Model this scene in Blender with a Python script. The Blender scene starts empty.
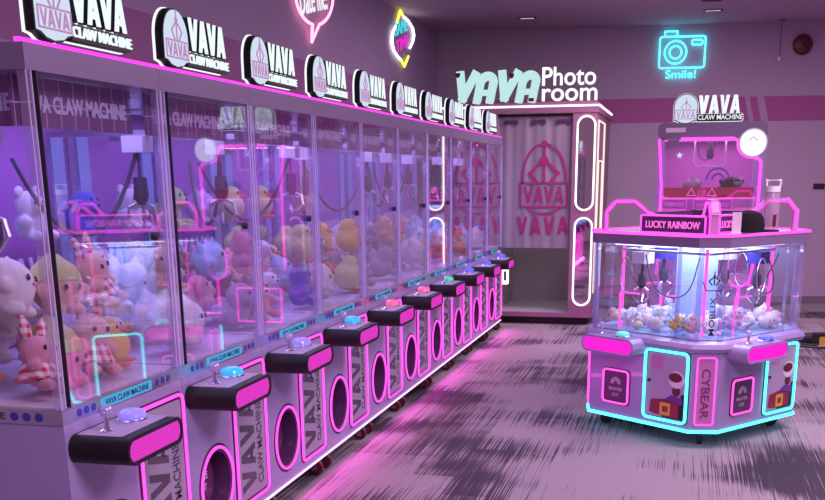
import bpy, math, random
from mathutils import Matrix, Vector
C = bpy.context.scene.collection
PI = math.pi
random.seed(7)

# ------------------------------------------------------------------ materials
def nt(name):
    m = bpy.data.materials.new(name); m.use_nodes = True
    t = m.node_tree; t.nodes.clear()
    o = t.nodes.new('ShaderNodeOutputMaterial')
    return m, t, o
def paint(name, col, rough=.5, metal=0., bump=0., scale=40., coat=0., vary=0., sheen=0., trans=None):
    m, t, o = nt(name)
    p = t.nodes.new('ShaderNodeBsdfPrincipled')
    p.inputs['Base Color'].default_value = (*col, 1)
    p.inputs['Roughness'].default_value = rough
    p.inputs['Metallic'].default_value = metal
    p.inputs['Coat Weight'].default_value = coat
    if sheen: p.inputs['Sheen Weight'].default_value = sheen; p.inputs['Sheen Roughness'].default_value = .5
    tc = t.nodes.new('ShaderNodeTexCoord'); n = t.nodes.new('ShaderNodeTexNoise')
    n.inputs['Scale'].default_value = scale; n.inputs['Detail'].default_value = 4
    t.links.new(tc.outputs['Object'], n.inputs['Vector'])
    if vary:
        mx = t.nodes.new('ShaderNodeMix'); mx.data_type = 'RGBA'
        mx.inputs[6].default_value = (*[c*(1-vary) for c in col], 1); mx.inputs[7].default_value = (*[min(1, c*(1+vary)) for c in col], 1)
        t.links.new(n.outputs['Fac'], mx.inputs[0]); t.links.new(mx.outputs[2], p.inputs['Base Color'])
    if bump:
        b = t.nodes.new('ShaderNodeBump'); b.inputs['Strength'].default_value = bump; b.inputs['Distance'].default_value = .01
        t.links.new(n.outputs['Fac'], b.inputs['Height']); t.links.new(b.outputs[0], p.inputs['Normal'])
    t.links.new(p.outputs[0], o.inputs[0])
    return m
def glow(name, col, s=1.):
    m, t, o = nt(name)
    e = t.nodes.new('ShaderNodeEmission'); e.inputs[0].default_value = (*col, 1); e.inputs[1].default_value = s
    t.links.new(e.outputs[0], o.inputs[0]); return m
def dome(name, col):
    m = paint(name, col, .18, coat=.5); p = [n for n in m.node_tree.nodes if n.type == 'BSDF_PRINCIPLED'][0]
    p.inputs['Emission Color'].default_value = (*col, 1); p.inputs['Emission Strength'].default_value = .55
    return m
def clear(name, tint=(.97, .965, 1), f0=.05, rough=.0, haze=0., hazecol=(.8, .75, .95)):
    """clear acrylic: what is behind shows, reflections grow towards grazing view (Schlick)"""
    m, t, o = nt(name)
    N = t.nodes.new
    g = N('ShaderNodeNewGeometry'); d = N('ShaderNodeVectorMath'); d.operation = 'DOT_PRODUCT'
    t.links.new(g.outputs['Normal'], d.inputs[0]); t.links.new(g.outputs['Incoming'], d.inputs[1])
    def ma(op, a, b=None):
        x = N('ShaderNodeMath'); x.operation = op
        for i, v in enumerate((a, b)):
            if v is None: continue
            if isinstance(v, (int, float)): x.inputs[i].default_value = v
            else: t.links.new(v, x.inputs[i])
        return x.outputs[0]
    a = ma('ABSOLUTE', d.outputs['Value']); a = ma('SUBTRACT', 1., a); a = ma('POWER', a, 5.); a = ma('MULTIPLY', a, 1-f0); a = ma('ADD', a, f0)
    tr = N('ShaderNodeBsdfTransparent'); tr.inputs[0].default_value = (*tint, 1)
    gl = N('ShaderNodeBsdfGlossy'); gl.inputs['Roughness'].default_value = rough; gl.inputs[0].default_value = (1, 1, 1, 1)
    base = tr.outputs[0]
    if haze:
        df = N('ShaderNodeBsdfDiffuse'); df.inputs[0].default_value = (*hazecol, 1)
        mh = N('ShaderNodeMixShader'); mh.inputs[0].default_value = haze
        t.links.new(tr.outputs[0], mh.inputs[1]); t.links.new(df.outputs[0], mh.inputs[2]); base = mh.outputs[0]
    mx = N('ShaderNodeMixShader'); t.links.new(a, mx.inputs[0]); t.links.new(base, mx.inputs[1]); t.links.new(gl.outputs[0], mx.inputs[2])
    t.links.new(mx.outputs[0], o.inputs[0]); return m
def stripes(name, lit, dark, axis_a, axis_b, freq, thr=.45, s=1.):
    """lit panel behind a fine diagonal grille"""
    m, t, o = nt(name); N = t.nodes.new
    tc = N('ShaderNodeTexCoord'); sp = N('ShaderNodeSeparateXYZ'); t.links.new(tc.outputs['Object'], sp.inputs[0])
    ad = N('ShaderNodeMath'); ad.operation = 'ADD'
    t.links.new(sp.outputs[axis_a], ad.inputs[0]); t.links.new(sp.outputs[axis_b], ad.inputs[1])
    mu = N('ShaderNodeMath'); mu.operation = 'MULTIPLY'; mu.inputs[1].default_value = freq; t.links.new(ad.outputs[0], mu.inputs[0])
    fr = N('ShaderNodeMath'); fr.operation = 'FRACT'; t.links.new(mu.outputs[0], fr.inputs[0])
    gt = N('ShaderNodeMath'); gt.operation = 'GREATER_THAN'; gt.inputs[1].default_value = thr; t.links.new(fr.outputs[0], gt.inputs[0])
    e = N('ShaderNodeEmission'); e.inputs[0].default_value = (*lit, 1); e.inputs[1].default_value = s
    df = N('ShaderNodeEmission'); df.inputs[0].default_value = (*dark, 1); df.inputs[1].default_value = s
    mx = N('ShaderNodeMixShader'); t.links.new(gt.outputs[0], mx.inputs[0]); t.links.new(df.outputs[0], mx.inputs[1]); t.links.new(e.outputs[0], mx.inputs[2])
    t.links.new(mx.outputs[0], o.inputs[0]); return m
def gingham(name, ca, cb, freq=30.):
    m, t, o = nt(name); N = t.nodes.new
    tc = N('ShaderNodeTexCoord'); sp = N('ShaderNodeSeparateXYZ'); t.links.new(tc.outputs['Object'], sp.inputs[0])
    outs = []
    for ax in (0, 2):
        mu = N('ShaderNodeMath'); mu.operation = 'MULTIPLY'; mu.inputs[1].default_value = freq; t.links.new(sp.outputs[ax], mu.inputs[0])
        fr = N('ShaderNodeMath'); fr.operation = 'FRACT'; t.links.new(mu.outputs[0], fr.inputs[0])
        gt = N('ShaderNodeMath'); gt.operation = 'GREATER_THAN'; gt.inputs[1].default_value = .5; t.links.new(fr.outputs[0], gt.inputs[0]); outs.append(gt.outputs[0])
    ad = N('ShaderNodeMath'); ad.operation = 'ADD'; t.links.new(outs[0], ad.inputs[0]); t.links.new(outs[1], ad.inputs[1])
    h = N('ShaderNodeMath'); h.operation = 'MULTIPLY'; h.inputs[1].default_value = .5; t.links.new(ad.outputs[0], h.inputs[0])
    mx = N('ShaderNodeMix'); mx.data_type = 'RGBA'; mx.inputs[6].default_value = (*ca, 1); mx.inputs[7].default_value = (*cb, 1); t.links.new(h.outputs[0], mx.inputs[0])
    p = N('ShaderNodeBsdfPrincipled'); p.inputs['Roughness'].default_value = .9; t.links.new(mx.outputs[2], p.inputs['Base Color'])
    t.links.new(p.outputs[0], o.inputs[0]); return m
def tiles(name, col, line, size, wid=.03, rough=.4):
    m, t, o = nt(name); N = t.nodes.new
    tc = N('ShaderNodeTexCoord'); b = N('ShaderNodeTexBrick'); mp = N('ShaderNodeMapping')
    mp.inputs['Rotation'].default_value = (PI/2, 0, 0)
    t.links.new(tc.outputs['Object'], mp.inputs[0]); t.links.new(mp.outputs[0], b.inputs['Vector'])
    b.offset = 0.; b.inputs['Color1'].default_value = (*col, 1); b.inputs['Color2'].default_value = (*[c*.85 for c in col], 1); b.inputs['Mortar'].default_value = (*line, 1)
    b.inputs['Scale'].default_value = 1.; b.inputs['Brick Width'].default_value = size; b.inputs['Row Height'].default_value = size; b.inputs['Mortar Size'].default_value = size*wid
    p = N('ShaderNodeBsdfPrincipled'); p.inputs['Roughness'].default_value = rough
    t.links.new(b.outputs[0], p.inputs['Base Color']); t.links.new(p.outputs[0], o.inputs[0]); return m
def carpet(name):
    m, t, o = nt(name); N = t.nodes.new
    def ma(op, a, b=None, c=None):
        x = N('ShaderNodeMath'); x.operation = op
        for i, v in enumerate((a, b, c)):
            if v is None: continue
            if isinstance(v, (int, float)): x.inputs[i].default_value = v
            else: t.links.new(v, x.inputs[i])
        return x.outputs[0]
    tc = N('ShaderNodeTexCoord'); sp = N('ShaderNodeSeparateXYZ'); t.links.new(tc.outputs['Object'], sp.inputs[0])
    X, Y = sp.outputs[0], sp.outputs[1]
    px = ma('FLOOR', ma('MULTIPLY', X, 4.))                              # plank column, 0.25 m wide
    off = ma('FRACT', ma('MULTIPLY', ma('SINE', ma('MULTIPLY', px, 12.9898)), 4375.85))
    yy = ma('ADD', Y, off); py = ma('FLOOR', yy)                           # plank length 1 m
    rnd = ma('FRACT', ma('MULTIPLY', ma('SINE', ma('ADD', ma('MULTIPLY', px, 78.233), ma('MULTIPLY', py, 37.719))), 9175.45))
    def noise(sx, sy, sc, detail):
        cv = N('ShaderNodeCombineXYZ'); t.links.new(ma('MULTIPLY', X, sx), cv.inputs[0]); t.links.new(ma('MULTIPLY', Y, sy), cv.inputs[1])
        n = N('ShaderNodeTexNoise'); n.inputs['Scale'].default_value = sc; n.inputs['Detail'].default_value = detail
        t.links.new(cv.outputs[0], n.inputs['Vector']); return n.outputs['Fac']
    big = noise(.75, .95, 1.2, 2.)                                         # where the dark fields lie
    streak = noise(150., 1.1, 1., 2.)                                       # yarn lines along the plank
    fine = noise(420., 60., 1., 1.)
    v = ma('ADD', ma('ADD', big, ma('MULTIPLY', ma('SUBTRACT', streak, .5), .75)), ma('MULTIPLY', ma('SUBTRACT', rnd, .5), .13))
    r = N('ShaderNodeValToRGB'); e = r.color_ramp.elements
    e[0].position = .385; e[0].color = (.062, .052, .068, 1); e[1].position = .50; e[1].color = (.40, .345, .375, 1)
    x = r.color_ramp.elements.new(.435); x.color = (.12, .10, .125, 1)
    t.links.new(v, r.inputs[0])
    mx = N('ShaderNodeMix'); mx.data_type = 'RGBA'; mx.blend_type = 'MULTIPLY'; mx.inputs[0].default_value = .55
    cr = N('ShaderNodeValToRGB'); cr.color_ramp.elements[0].color = (.45, .45, .45, 1); cr.color_ramp.elements[0].position = .3; cr.color_ramp.elements[1].position = .7
    t.links.new(fine, cr.inputs[0]); t.links.new(r.outputs[0], mx.inputs[6]); t.links.new(cr.outputs[0], mx.inputs[7])
    p = N('ShaderNodeBsdfPrincipled'); p.inputs['Roughness'].default_value = .85; p.inputs['Specular IOR Level'].default_value = .25
    t.links.new(mx.outputs[2], p.inputs['Base Color'])
    b = N('ShaderNodeBump'); b.inputs['Strength'].default_value = .4; b.inputs['Distance'].default_value = .004; t.links.new(fine, b.inputs['Height']); t.links.new(b.outputs[0], p.inputs['Normal'])
    t.links.new(p.outputs[0], o.inputs[0]); return m
def striped_wall(name, col, band, z0, z1):
    """painted wall with one horizontal band painted in a darker colour"""
    m, t, o = nt(name); N = t.nodes.new
    tc = N('ShaderNodeTexCoord'); sp = N('ShaderNodeSeparateXYZ'); t.links.new(tc.outputs['Object'], sp.inputs[0])
    a = N('ShaderNodeMath'); a.operation = 'GREATER_THAN'; a.inputs[1].default_value = z0; t.links.new(sp.outputs[2], a.inputs[0])
    b = N('ShaderNodeMath'); b.operation = 'LESS_THAN'; b.inputs[1].default_value = z1; t.links.new(sp.outputs[2], b.inputs[0])
    c = N('ShaderNodeMath'); c.operation = 'MULTIPLY'; t.links.new(a.outputs[0], c.inputs[0]); t.links.new(b.outputs[0], c.inputs[1])
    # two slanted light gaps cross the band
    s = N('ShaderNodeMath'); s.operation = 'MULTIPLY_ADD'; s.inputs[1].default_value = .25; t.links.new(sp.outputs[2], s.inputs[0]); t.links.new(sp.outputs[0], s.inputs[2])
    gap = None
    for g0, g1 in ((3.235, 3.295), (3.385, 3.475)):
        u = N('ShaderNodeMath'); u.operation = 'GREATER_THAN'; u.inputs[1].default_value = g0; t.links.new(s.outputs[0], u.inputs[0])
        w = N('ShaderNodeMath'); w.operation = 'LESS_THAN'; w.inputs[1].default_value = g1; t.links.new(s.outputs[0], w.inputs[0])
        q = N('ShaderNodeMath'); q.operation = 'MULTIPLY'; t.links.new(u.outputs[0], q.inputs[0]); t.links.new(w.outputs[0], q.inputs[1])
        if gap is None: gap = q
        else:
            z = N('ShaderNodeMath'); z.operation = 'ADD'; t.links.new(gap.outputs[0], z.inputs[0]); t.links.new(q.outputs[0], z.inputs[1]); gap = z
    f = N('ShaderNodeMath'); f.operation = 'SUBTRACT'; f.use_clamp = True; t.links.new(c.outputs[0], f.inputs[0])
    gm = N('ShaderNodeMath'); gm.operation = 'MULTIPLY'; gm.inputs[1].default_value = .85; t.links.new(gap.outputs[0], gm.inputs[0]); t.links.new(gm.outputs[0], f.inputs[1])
    mx = N('ShaderNodeMix'); mx.data_type = 'RGBA'; mx.inputs[6].default_value = (*col, 1); mx.inputs[7].default_value = (*band, 1); t.links.new(f.outputs[0], mx.inputs[0])
    p = N('ShaderNodeBsdfPrincipled'); p.inputs['Roughness'].default_value = .7; p.inputs['Specular IOR Level'].default_value = .2
    t.links.new(mx.outputs[2], p.inputs['Base Color']); t.links.new(p.outputs[0], o.inputs[0]); return m

NEON = 3.2
M = {
 'lilac': paint('lilac_lacquer', (.37, .30, .56), .28, coat=.3),
 'column': paint('light_blue_column', (.40, .60, .95), .4),
 'lilac_dull': paint('lilac_panel', (.43, .36, .53), .42),
 'door_panel': paint('door_panel_grey', (.38, .33, .45), .35),
 'header': paint('header_lacquer', (.21, .16, .27), .35),
 'black': paint('black_gloss', (.004, .0035, .005), .5),
 'edge_highlight': paint('pale_edge_highlight', (.75, .66, .95), .2, .3),
 'rubber': paint('black_rubber', (.012, .012, .014), .55),
 'chrome': paint('chrome', (.85, .82, .9), .12, 1.),
 'steel': paint('brushed_steel', (.6, .58, .65), .3, 1.),
 'silver_text': paint('grey_foil_lettering', (.20, .17, .23), .25, .7),
 'purple_in': paint('purple_backdrop', (.36, .13, .44), .5),
 'pale_col': paint('pale_blue_panel', (.30, .42, .66), .4),
 'valance': tiles('valance_tiles', (.23, .09, .26), (.62, .55, .78), .085),
 'valance_text': paint('pale_lettering', (.72, .70, .95), .5),
 'bed': paint('white_bed', (.66, .62, .74), .6),
 'white': paint('white_plastic', (.75, .73, .78), .3),
 'dark_plum': paint('dark_plum', (.10, .035, .12), .35),
 'plum_text': paint('plum_lettering', (.60, .52, .66), .5),
 'glass': clear('cabinet_acrylic', (.96, .955, .99), .14, 0., .004, (.62, .55, .95)),  # faint lavender veil mixed into the acrylic to lift the blacks
 'glass_side': clear('partition_acrylic', (.987, .983, .997), .015, 0., .002, (.62, .55, .95)),
 'glass_isl': clear('island_acrylic', (.975, .975, .99), .06),
 'post': clear('clear_corner_post', (.86, .84, .95), .10, .05, .12),
 'gasket': paint('gasket', (.015, .012, .02), .4),
 'neon_pink': glow('pink_neon', (1., .070, .68), 2.0),
 'neon_pink_soft': glow('pink_neon_soft', (1., .10, .66), 1.5),
 'neon_mag': glow('magenta_strip', (1., .05, .66), 1.7),
 'neon_cyan': glow('cyan_neon', (.10, .92, 1.), 2.4),
 'neon_white': glow('white_neon', (1., .93, 1.), 2.2),
 'neon_yellow': glow('yellow_neon', (1., .92, .12), 1.6),
 'white_strip': glow('white_led_strip', (1., .62, .95), 1.5),
 'sign_white': glow('lit_white_face', (.86, .95, 1.), 1.05),
 'sign_pale': glow('lit_pale_face', (.70, .82, .97), .92),
 'sign_halo': glow('lit_halo', (.92, .95, 1.), 1.15),
 'sign_pink': paint('pink_sign_print', (.55, .22, .48), .5),
 'sign_pink_lit': glow('lit_pink_print', (.60, .30, .62), .85),
 'aqua_lit': glow('lit_aqua_letter', (.56, .86, .86), .95),
 'photo_white': glow('lit_photo_letter', (1., .97, 1.), 1.25),
 'grid': stripes('pink_lit_grille', (.95, .06, .70), (.30, .010, .24), 0, 2, 80., .42, 1.1),
 'grid_plain': glow('pink_lit_panel', (1., .02, .70), 1.0),
 'btn_blue': dome('blue_dome', (.10, .14, .85)), 'btn_cyan': dome('cyan_dome', (.03, .50, .85)),
 'btn_green': dome('green_dome', (.03, .60, .30)), 'btn_lilac': dome('lilac_dome', (.28, .24, .85)),
 'btn_red': dome('red_dome', (.85, .14, .28)), 'btn_teal': dome('teal_dome', (.12, .75, .60)),
 'strip_lit': glow('cyan_lit_strip', (.10, .50, .95), .8),
 'strip_text': paint('strip_lettering', (.02, .02, .05), .4),
 'strip_dot': paint('blue_dots', (.05, .05, .35), .3),
 'led_bar': glow('cabinet_led_bar', (.62, .58, 1.), 3.),
 'word_white': glow('white_neon_word', (1., .94, 1.), 1.0), 'word_cyan': glow('cyan_neon_word', (.06, .80, .92), .95), 'word_mag': glow('magenta_neon_word', (.95, .03, .72), .95),
 'knob': clear('clear_knob', (.7, .6, .9), .12, .1, .35),
 'caster_red': paint('caster_rubber', (.09, .01, .02), .4),
 'cable': paint('grey_cable', (.05, .045, .07), .5),
 'cream_pad': paint('cream_label', (.80, .70, .74), .5),
 'mirror': paint('mirror', (.75, .68, .75), .03, 1.),
 'plum_paint': paint('mauve_booth_paint', (.33, .15, .24), .45),
 'booth_in': paint('booth_interior', (.40, .38, .39), .7),
 'curtain': paint('curtain_cloth', (.33, .28, .33), .9, bump=.15, scale=200),
 'curtain_print': paint('curtain_print', (.40, .035, .19), .9),
 'red_dark': paint('dark_red', (.13, .008, .02), .4),
 'floor': carpet('plank_carpet'),
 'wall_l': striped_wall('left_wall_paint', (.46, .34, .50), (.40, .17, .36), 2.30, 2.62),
 'wall_r': paint('right_wall_paint', (.17, .12, .19), .7),
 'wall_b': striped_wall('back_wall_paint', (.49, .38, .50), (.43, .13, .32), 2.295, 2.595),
 'ceiling': paint('ceiling_paint', (.52, .38, .50), .8),
 'skirting': paint('skirting', (.22, .16, .20), .6),
 'lamp_on': glow('lit_downlight', (1., .88, .95), 2.5), 'lamp_off': paint('grey_grille', (.10, .08, .10), .6),
 'eye': paint('black_bead', (.01, .01, .012), .15),
 'yellow': paint('yellow_plastic', (.75, .45, .03), .4),
 'gold': glow('warm_line', (1., .85, .75), 1.1),
}
PL = {k: paint('plush_' + k, c, .95, bump=.5, scale=60, vary=.08, sheen=.35) for k, c in {
 'white': (.80, .76, .80), 'peach': (.82, .48, .40), 'pink': (.82, .36, .46), 'yellow': (.82, .60, .10), 'tan': (.66, .46, .28),
 'grey': (.42, .37, .44), 'blue': (.06, .09, .55), 'green': (.36, .60, .22), 'lime': (.66, .70, .26), 'red': (.68, .06, .06),
 'orange': (.85, .27, .08), 'lilac': (.58, .44, .74), 'sky': (.38, .60, .82), 'brown': (.30, .15, .09), 'cream': (.82, .72, .54)}.items()}
M['ging'] = gingham('red_gingham', (.85, .78, .80), (.62, .03, .10), 3.6)
M['ging2'] = gingham('pink_gingham', (.85, .78, .82), (.75, .22, .40), 3.6)

M.update({
 'print_maroon': paint('print_maroon', (.30, .02, .06), .5), 'print_purple': paint('print_purple', (.16, .04, .30), .5),
 'sign_pink_neon': glow('pink_letter_neon', (1., .14, .70), 1.3), 'plum_text2': paint('dark_pink_lettering', (.22, .03, .16), .5),
 'frosted': clear('frosted_bottle', (.90, .78, .90), .06, .2, .32, (.75, .6, .72)), 'cap_cloth': paint('black_cloth', (.003, .003, .004), 1.),
 'tower_back': paint('tower_back', (.42, .16, .46), .5), 'disc_white': glow('lit_disc', (.97, .98, 1.), 1.1),
 'red_reflection': glow('red_reflection_glow', (.62, .03, .10), .55), 'neon_rose': glow('rose_neon', (1., .30, .48), 2.6),
})
PL['black'] = paint('plush_black', (.02, .018, .025), .95, bump=.5, scale=60, sheen=.2)

# ------------------------------------------------------------------ mesh building
_text = {}
def text_geo(s, bold=0.):
    k = (s, bold)
    if k not in _text:
        cu = bpy.data.curves.new('t', 'FONT'); cu.body = s; cu.offset = bold; cu.resolution_u = 4; cu.extrude = .5
        ob = bpy.data.objects.new('t', cu); C.objects.link(ob)
        dg = bpy.context.evaluated_depsgraph_get()
        me = bpy.data.meshes.new_from_object(ob.evaluated_get(dg))
        vs = [v.co.copy() for v in me.vertices]; fs = [tuple(p.vertices) for p in me.polygons]
        x0 = min(v.x for v in vs); x1 = max(v.x for v in vs); y0 = min(v.y for v in vs); y1 = max(v.y for v in vs)
        vs = [((v.x-x0)/(x1-x0), (v.y-y0)/(y1-y0), v.z+.5) for v in vs]
        bpy.data.objects.remove(ob); bpy.data.curves.remove(cu); bpy.data.meshes.remove(me)
        _text[k] = (vs, fs)
    return _text[k]

def rrect(a0, a1, b0, b1, r, n=5):
    r = min(r, (a1-a0)/2-1e-5, (b1-b0)/2-1e-5); P = []
    for cx, cy, s in ((a1-r, b1-r, 0), (a0+r, b1-r, 1), (a0+r, b0+r, 2), (a1-r, b0+r, 3)):
        for i in range(n+1):
            t = (s + i/n)*PI/2; P.append((cx+r*math.cos(t), cy+r*math.sin(t)))
    return P
def circle(ca, cb, r, n=32): return [(ca+r*math.cos(2*PI*i/n), cb+r*math.sin(2*PI*i/n)) for i in range(n)]

class MB:
    def __init__(s, fr=None): s.v = []; s.f = []; s.fr = fr or Matrix.Identity(4)
    def add(s, vs, fs):
        o = len(s.v); s.v += [s.fr @ Vector(p) for p in vs]; s.f += [tuple(i+o for i in f) for f in fs]; return s
    def box(s, a0, a1, b0, b1, c0, c1):
        v = [(a, b, c) for a in (a0, a1) for b in (b0, b1) for c in (c0, c1)]
        return s.add(v, [(0, 1, 3, 2), (4, 6, 7, 5), (0, 4, 5, 1), (2, 3, 7, 6), (0, 2, 6, 4), (1, 5, 7, 3)])
    def rbox(s, a0, a1, b0, b1, c0, c1, r=.01): return s.prism(rrect(a0, a1, b0, b1, r, 4), c0, c1)
    def prism(s, P, c0, c1):                       # 2-D outline in (a,b), extruded along c
        n = len(P); v = [(a, b, c0) for a, b in P] + [(a, b, c1) for a, b in P]
        f = [tuple(range(n-1, -1, -1)), tuple(range(n, 2*n))] + [(i, (i+1) % n, (i+1) % n+n, i+n) for i in range(n)]
        return s.add(v, f)
    def frame(s, P, Q, c0, c1):                    # flat ring between two outlines with equal counts
        n = len(P); v = [(a, b, c) for c in (c0, c1) for L in (P, Q) for a, b in L]; f = []
        for i in range(n):
            j = (i+1) % n
            f += [(i, j, n+j, n+i)[::-1], (2*n+i, 2*n+j, 3*n+j, 3*n+i), (i, j, 2*n+j, 2*n+i), (n+j, n+i, 3*n+i, 3*n+j)]
        return s.add(v, f)
    def tube(s, pts, r, seg=6, closed=False):
        pts = [Vector(p) for p in pts]; n = len(pts); R = r if isinstance(r, (list, tuple)) else [r]*n
        up = None; rings = []
        for i, p in enumerate(pts):
            a = pts[(i-1) % n] if (closed or i > 0) else p; b = pts[(i+1) % n] if (closed or i < n-1) else p
            d0 = (p-a).normalized() if (p-a).length > 1e-9 else None; d1 = (b-p).normalized() if (b-p).length > 1e-9 else None
            d = ((d0 or d1)+(d1 or d0)); d = d.normalized() if d.length > 1e-6 else (d1 or d0)
            if up is None:
                up = Vector((0, 0, 1)) if abs(d.z) < .9 else Vector((1, 0, 0))
            x = (up - d*up.dot(d)).normalized(); y = d.cross(x); up = x
            k = 1.
            if d0 and d1:
                c = max(.35, math.sqrt(max(0, (1+d0.dot(d1))/2))); k = 1/c
            rings.append([p + (x*math.cos(2*PI*q/seg)+y*math.sin(2*PI*q/seg))*R[i]*(k if k < 1.2 else 1.2) for q in range(seg)])
        v = [tuple(p) for g in rings for p in g]; f = []
        for i in range(n if closed else n-1):
            j = (i+1) % n
            f += [(i*seg+q, i*seg+(q+1) % seg, j*seg+(q+1) % seg, j*seg+q) for q in range(seg)]
        if not closed: f += [tuple(range(seg-1, -1, -1)), tuple(range((n-1)*seg, n*seg))]
        return s.add(v, f)
    def ball(s, c, r, nu=14, nv=9, rot=None):
        r = r if isinstance(r, (list, tuple)) else (r, r, r); v = []; f = []
        for j in range(nv+1):
            t = PI*j/nv
            for i in range(nu):
                p = 2*PI*i/nu; q = Vector((r[0]*math.sin(t)*math.cos(p), r[1]*math.sin(t)*math.sin(p), r[2]*math.cos(t)))
                if rot: q = rot @ q
                v.append((c[0]+q.x, c[1]+q.y, c[2]+q.z))
        for j in range(nv):
            for i in range(nu):
                k = (i+1) % nu
                if j == 0: f.append((0, (j+1)*nu+i, (j+1)*nu+k))
                elif j == nv-1: f.append((j*nu+i, (j+1)*nu, j*nu+k))
                else: f.append((j*nu+i, (j+1)*nu+i, (j+1)*nu+k, j*nu+k))
        return s.add(v, f)
    def lathe(s, prof, c=(0, 0, 0), ax='b', n=20):  # prof: (radius, height) along local axis
        v = []; f = []
        for r, h in prof:
            for i in range(n):
                x = r*math.cos(2*PI*i/n); y = r*math.sin(2*PI*i/n)
                p = {'b': (x, h, -y), 'c': (x, y, h), 'a': (h, x, y)}[ax]; v.append((c[0]+p[0], c[1]+p[1], c[2]+p[2]))
        m = len(prof)
        for j in range(m-1): f += [(j*n+i, j*n+(i+1) % n, (j+1)*n+(i+1) % n, (j+1)*n+i) for i in range(n)]
        f += [tuple(range(n-1, -1, -1)), tuple(range((m-1)*n, m*n))]
        return s.add(v, f)
    def text(s, txt, a0, a1, b0, b1, c0, c1, bold=0., turn=0, slant=0.):
        vs, fs = text_geo(txt, bold); o = []
        for x, y, z in vs:
            x2 = x + slant*y
            if turn == 0: p = (a0+(a1-a0)*x2, b0+(b1-b0)*y)
            elif turn == 1: p = (a1-(a1-a0)*y, b0+(b1-b0)*x2)     # reads upward
            else: p = (a0+(a1-a0)*y, b1-(b1-b0)*x2)               # reads downward
            o.append((p[0], p[1], c0+(c1-c0)*z))
        return s.add(o, fs)
    def stroke(s, pts, w, c0, c1):                  # flat ribbon line in (a,b)
        for i in range(len(pts)-1):
            p = Vector(pts[i]); q = Vector(pts[i+1]); d = (q-p).normalized(); n = Vector((-d.y, d.x))*w/2; e = d*w*.4
            s.prism([tuple(p-e-n), tuple(q+e-n), tuple(q+e+n), tuple(p-e+n)], c0, c1+i*.00013)
        return s
    def vava(s, a0, a1, b0, b1, c0, c1, turn=0, gap=.02, slant=0., wt=.30):
        L = (1-3*gap)/4; w = wt
        V = [[(0, 1), (w, 1), (.5, w*1.15), (1-w, 1), (1, 1), (.5+w*.55, 0), (.5-w*.55, 0)]]
        A = [[(0, 0), (.5-w*.55, 1), (.5+w*.55, 1), (1, 0), (1-w, 0), (.5, 1-w*1.15), (w, 0)], [(.3, .17), (.7, .17), (.62, .36), (.38, .36)]]
        for k, G in enumerate((V, A, V, A)):
            for P in G:
                Q = []
                for x, y in P:
                    x = (k*(L+gap) + x*L) + slant*(y-.5)
                    if turn == 0: Q.append((a0+(a1-a0)*x, b0+(b1-b0)*y))
                    elif turn == 1: Q.append((a1-(a1-a0)*y, b0+(b1-b0)*x))
                    else: Q.append((a0+(a1-a0)*y, b1-(b1-b0)*x))
                s.prism(Q, c0, c1)
        return s
    def emblem_art(s, ca, b0, w, c0, c1, lw, box_text=True):
        """claw drawing over a boxed word; ca centre, b0 bottom of box, w width of the badge"""
        U = lambda x, y: (ca+x*w, b0+y*w)
        s.stroke([U(0, 1.02), U(0, .86)], lw, c0, c1); s.prism([U(.07*math.cos(t), .80+.07*math.sin(t)) for t in [2*PI*i/12 for i in range(12)]], c0, c1)
        s.stroke([U(0, .80), U(0, .36)], lw*1.1, c0, c1)
        for k in (-1, 1):
            s.stroke([U(.05*k, .74), U(.26*k, .56), U(.11*k, .36)], lw*1.1, c0, c1)
        return s
    def join(s, o): s.v += o.v and [p for p in o.v]; return s
    def build(s, name, mat, parent=None, sharp=32):
        me = bpy.data.meshes.new(name); me.from_pydata([tuple(p) for p in s.v], [], s.f); me.update()
        me.shade_smooth(); me.set_sharp_from_angle(angle=math.radians(sharp))
        if isinstance(mat, (list, tuple)):
            for q in mat: me.materials.append(q)
        else: me.materials.append(mat)
        o = bpy.data.objects.new(name, me); C.objects.link(o)
        if parent: o.parent = parent
        return o
def FR(origin, s, up, n):
    m = Matrix.Identity(4)
    for i, ax in enumerate((s, up, n)):
        for k in range(3): m[k][i] = ax[k]
    for k in range(3): m[k][3] = origin[k]
    return m
FRONT = FR((0, 0, 0), (1, 0, 0), (0, 0, 1), (0, -1, 0))      # (along, up, outward) of a face that looks to local -Y
def tag(o, label=None, cat=None, group=None, kind=None):
    for k, v in (('label', label), ('category', cat), ('group', group), ('kind', kind)):
        if v: o[k] = v
    return o
def empty(name, loc=(0, 0, 0), rz=0.):
    o = bpy.data.objects.new(name, None); C.objects.link(o); o.location = loc; o.rotation_euler = (0, 0, rz); o.empty_display_size = .1
    return o
def copy_tree(o, parent=None):
    c = o.copy(); C.objects.link(c)
    if parent: c.parent = parent
    for ch in list(o.children): copy_tree(ch, c)
    return c
def kids(o, nm):
    out = []
    for ch in o.children:
        if ch.name.split('.')[0] == nm: out.append(ch)
        out += kids(ch, nm)
    return out
def slot(o, m): 
    o.material_slots[0].link = 'OBJECT'; o.material_slots[0].material = m
def badge(w, h):
    """outline of the domed badge, bottom centre at the origin"""
    r = w/2; P = []
    for i in range(17):
        t = PI*i/16; P.append((r*math.cos(t), h-r*1.05+r*1.05*math.sin(t)))
    P += [(-r, h*.12), (-r*.72, h*.10), (-r*.45, h*.03), (0, 0), (r*.45, h*.03), (r*.72, h*.10), (r, h*.12)]
    return P

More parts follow.
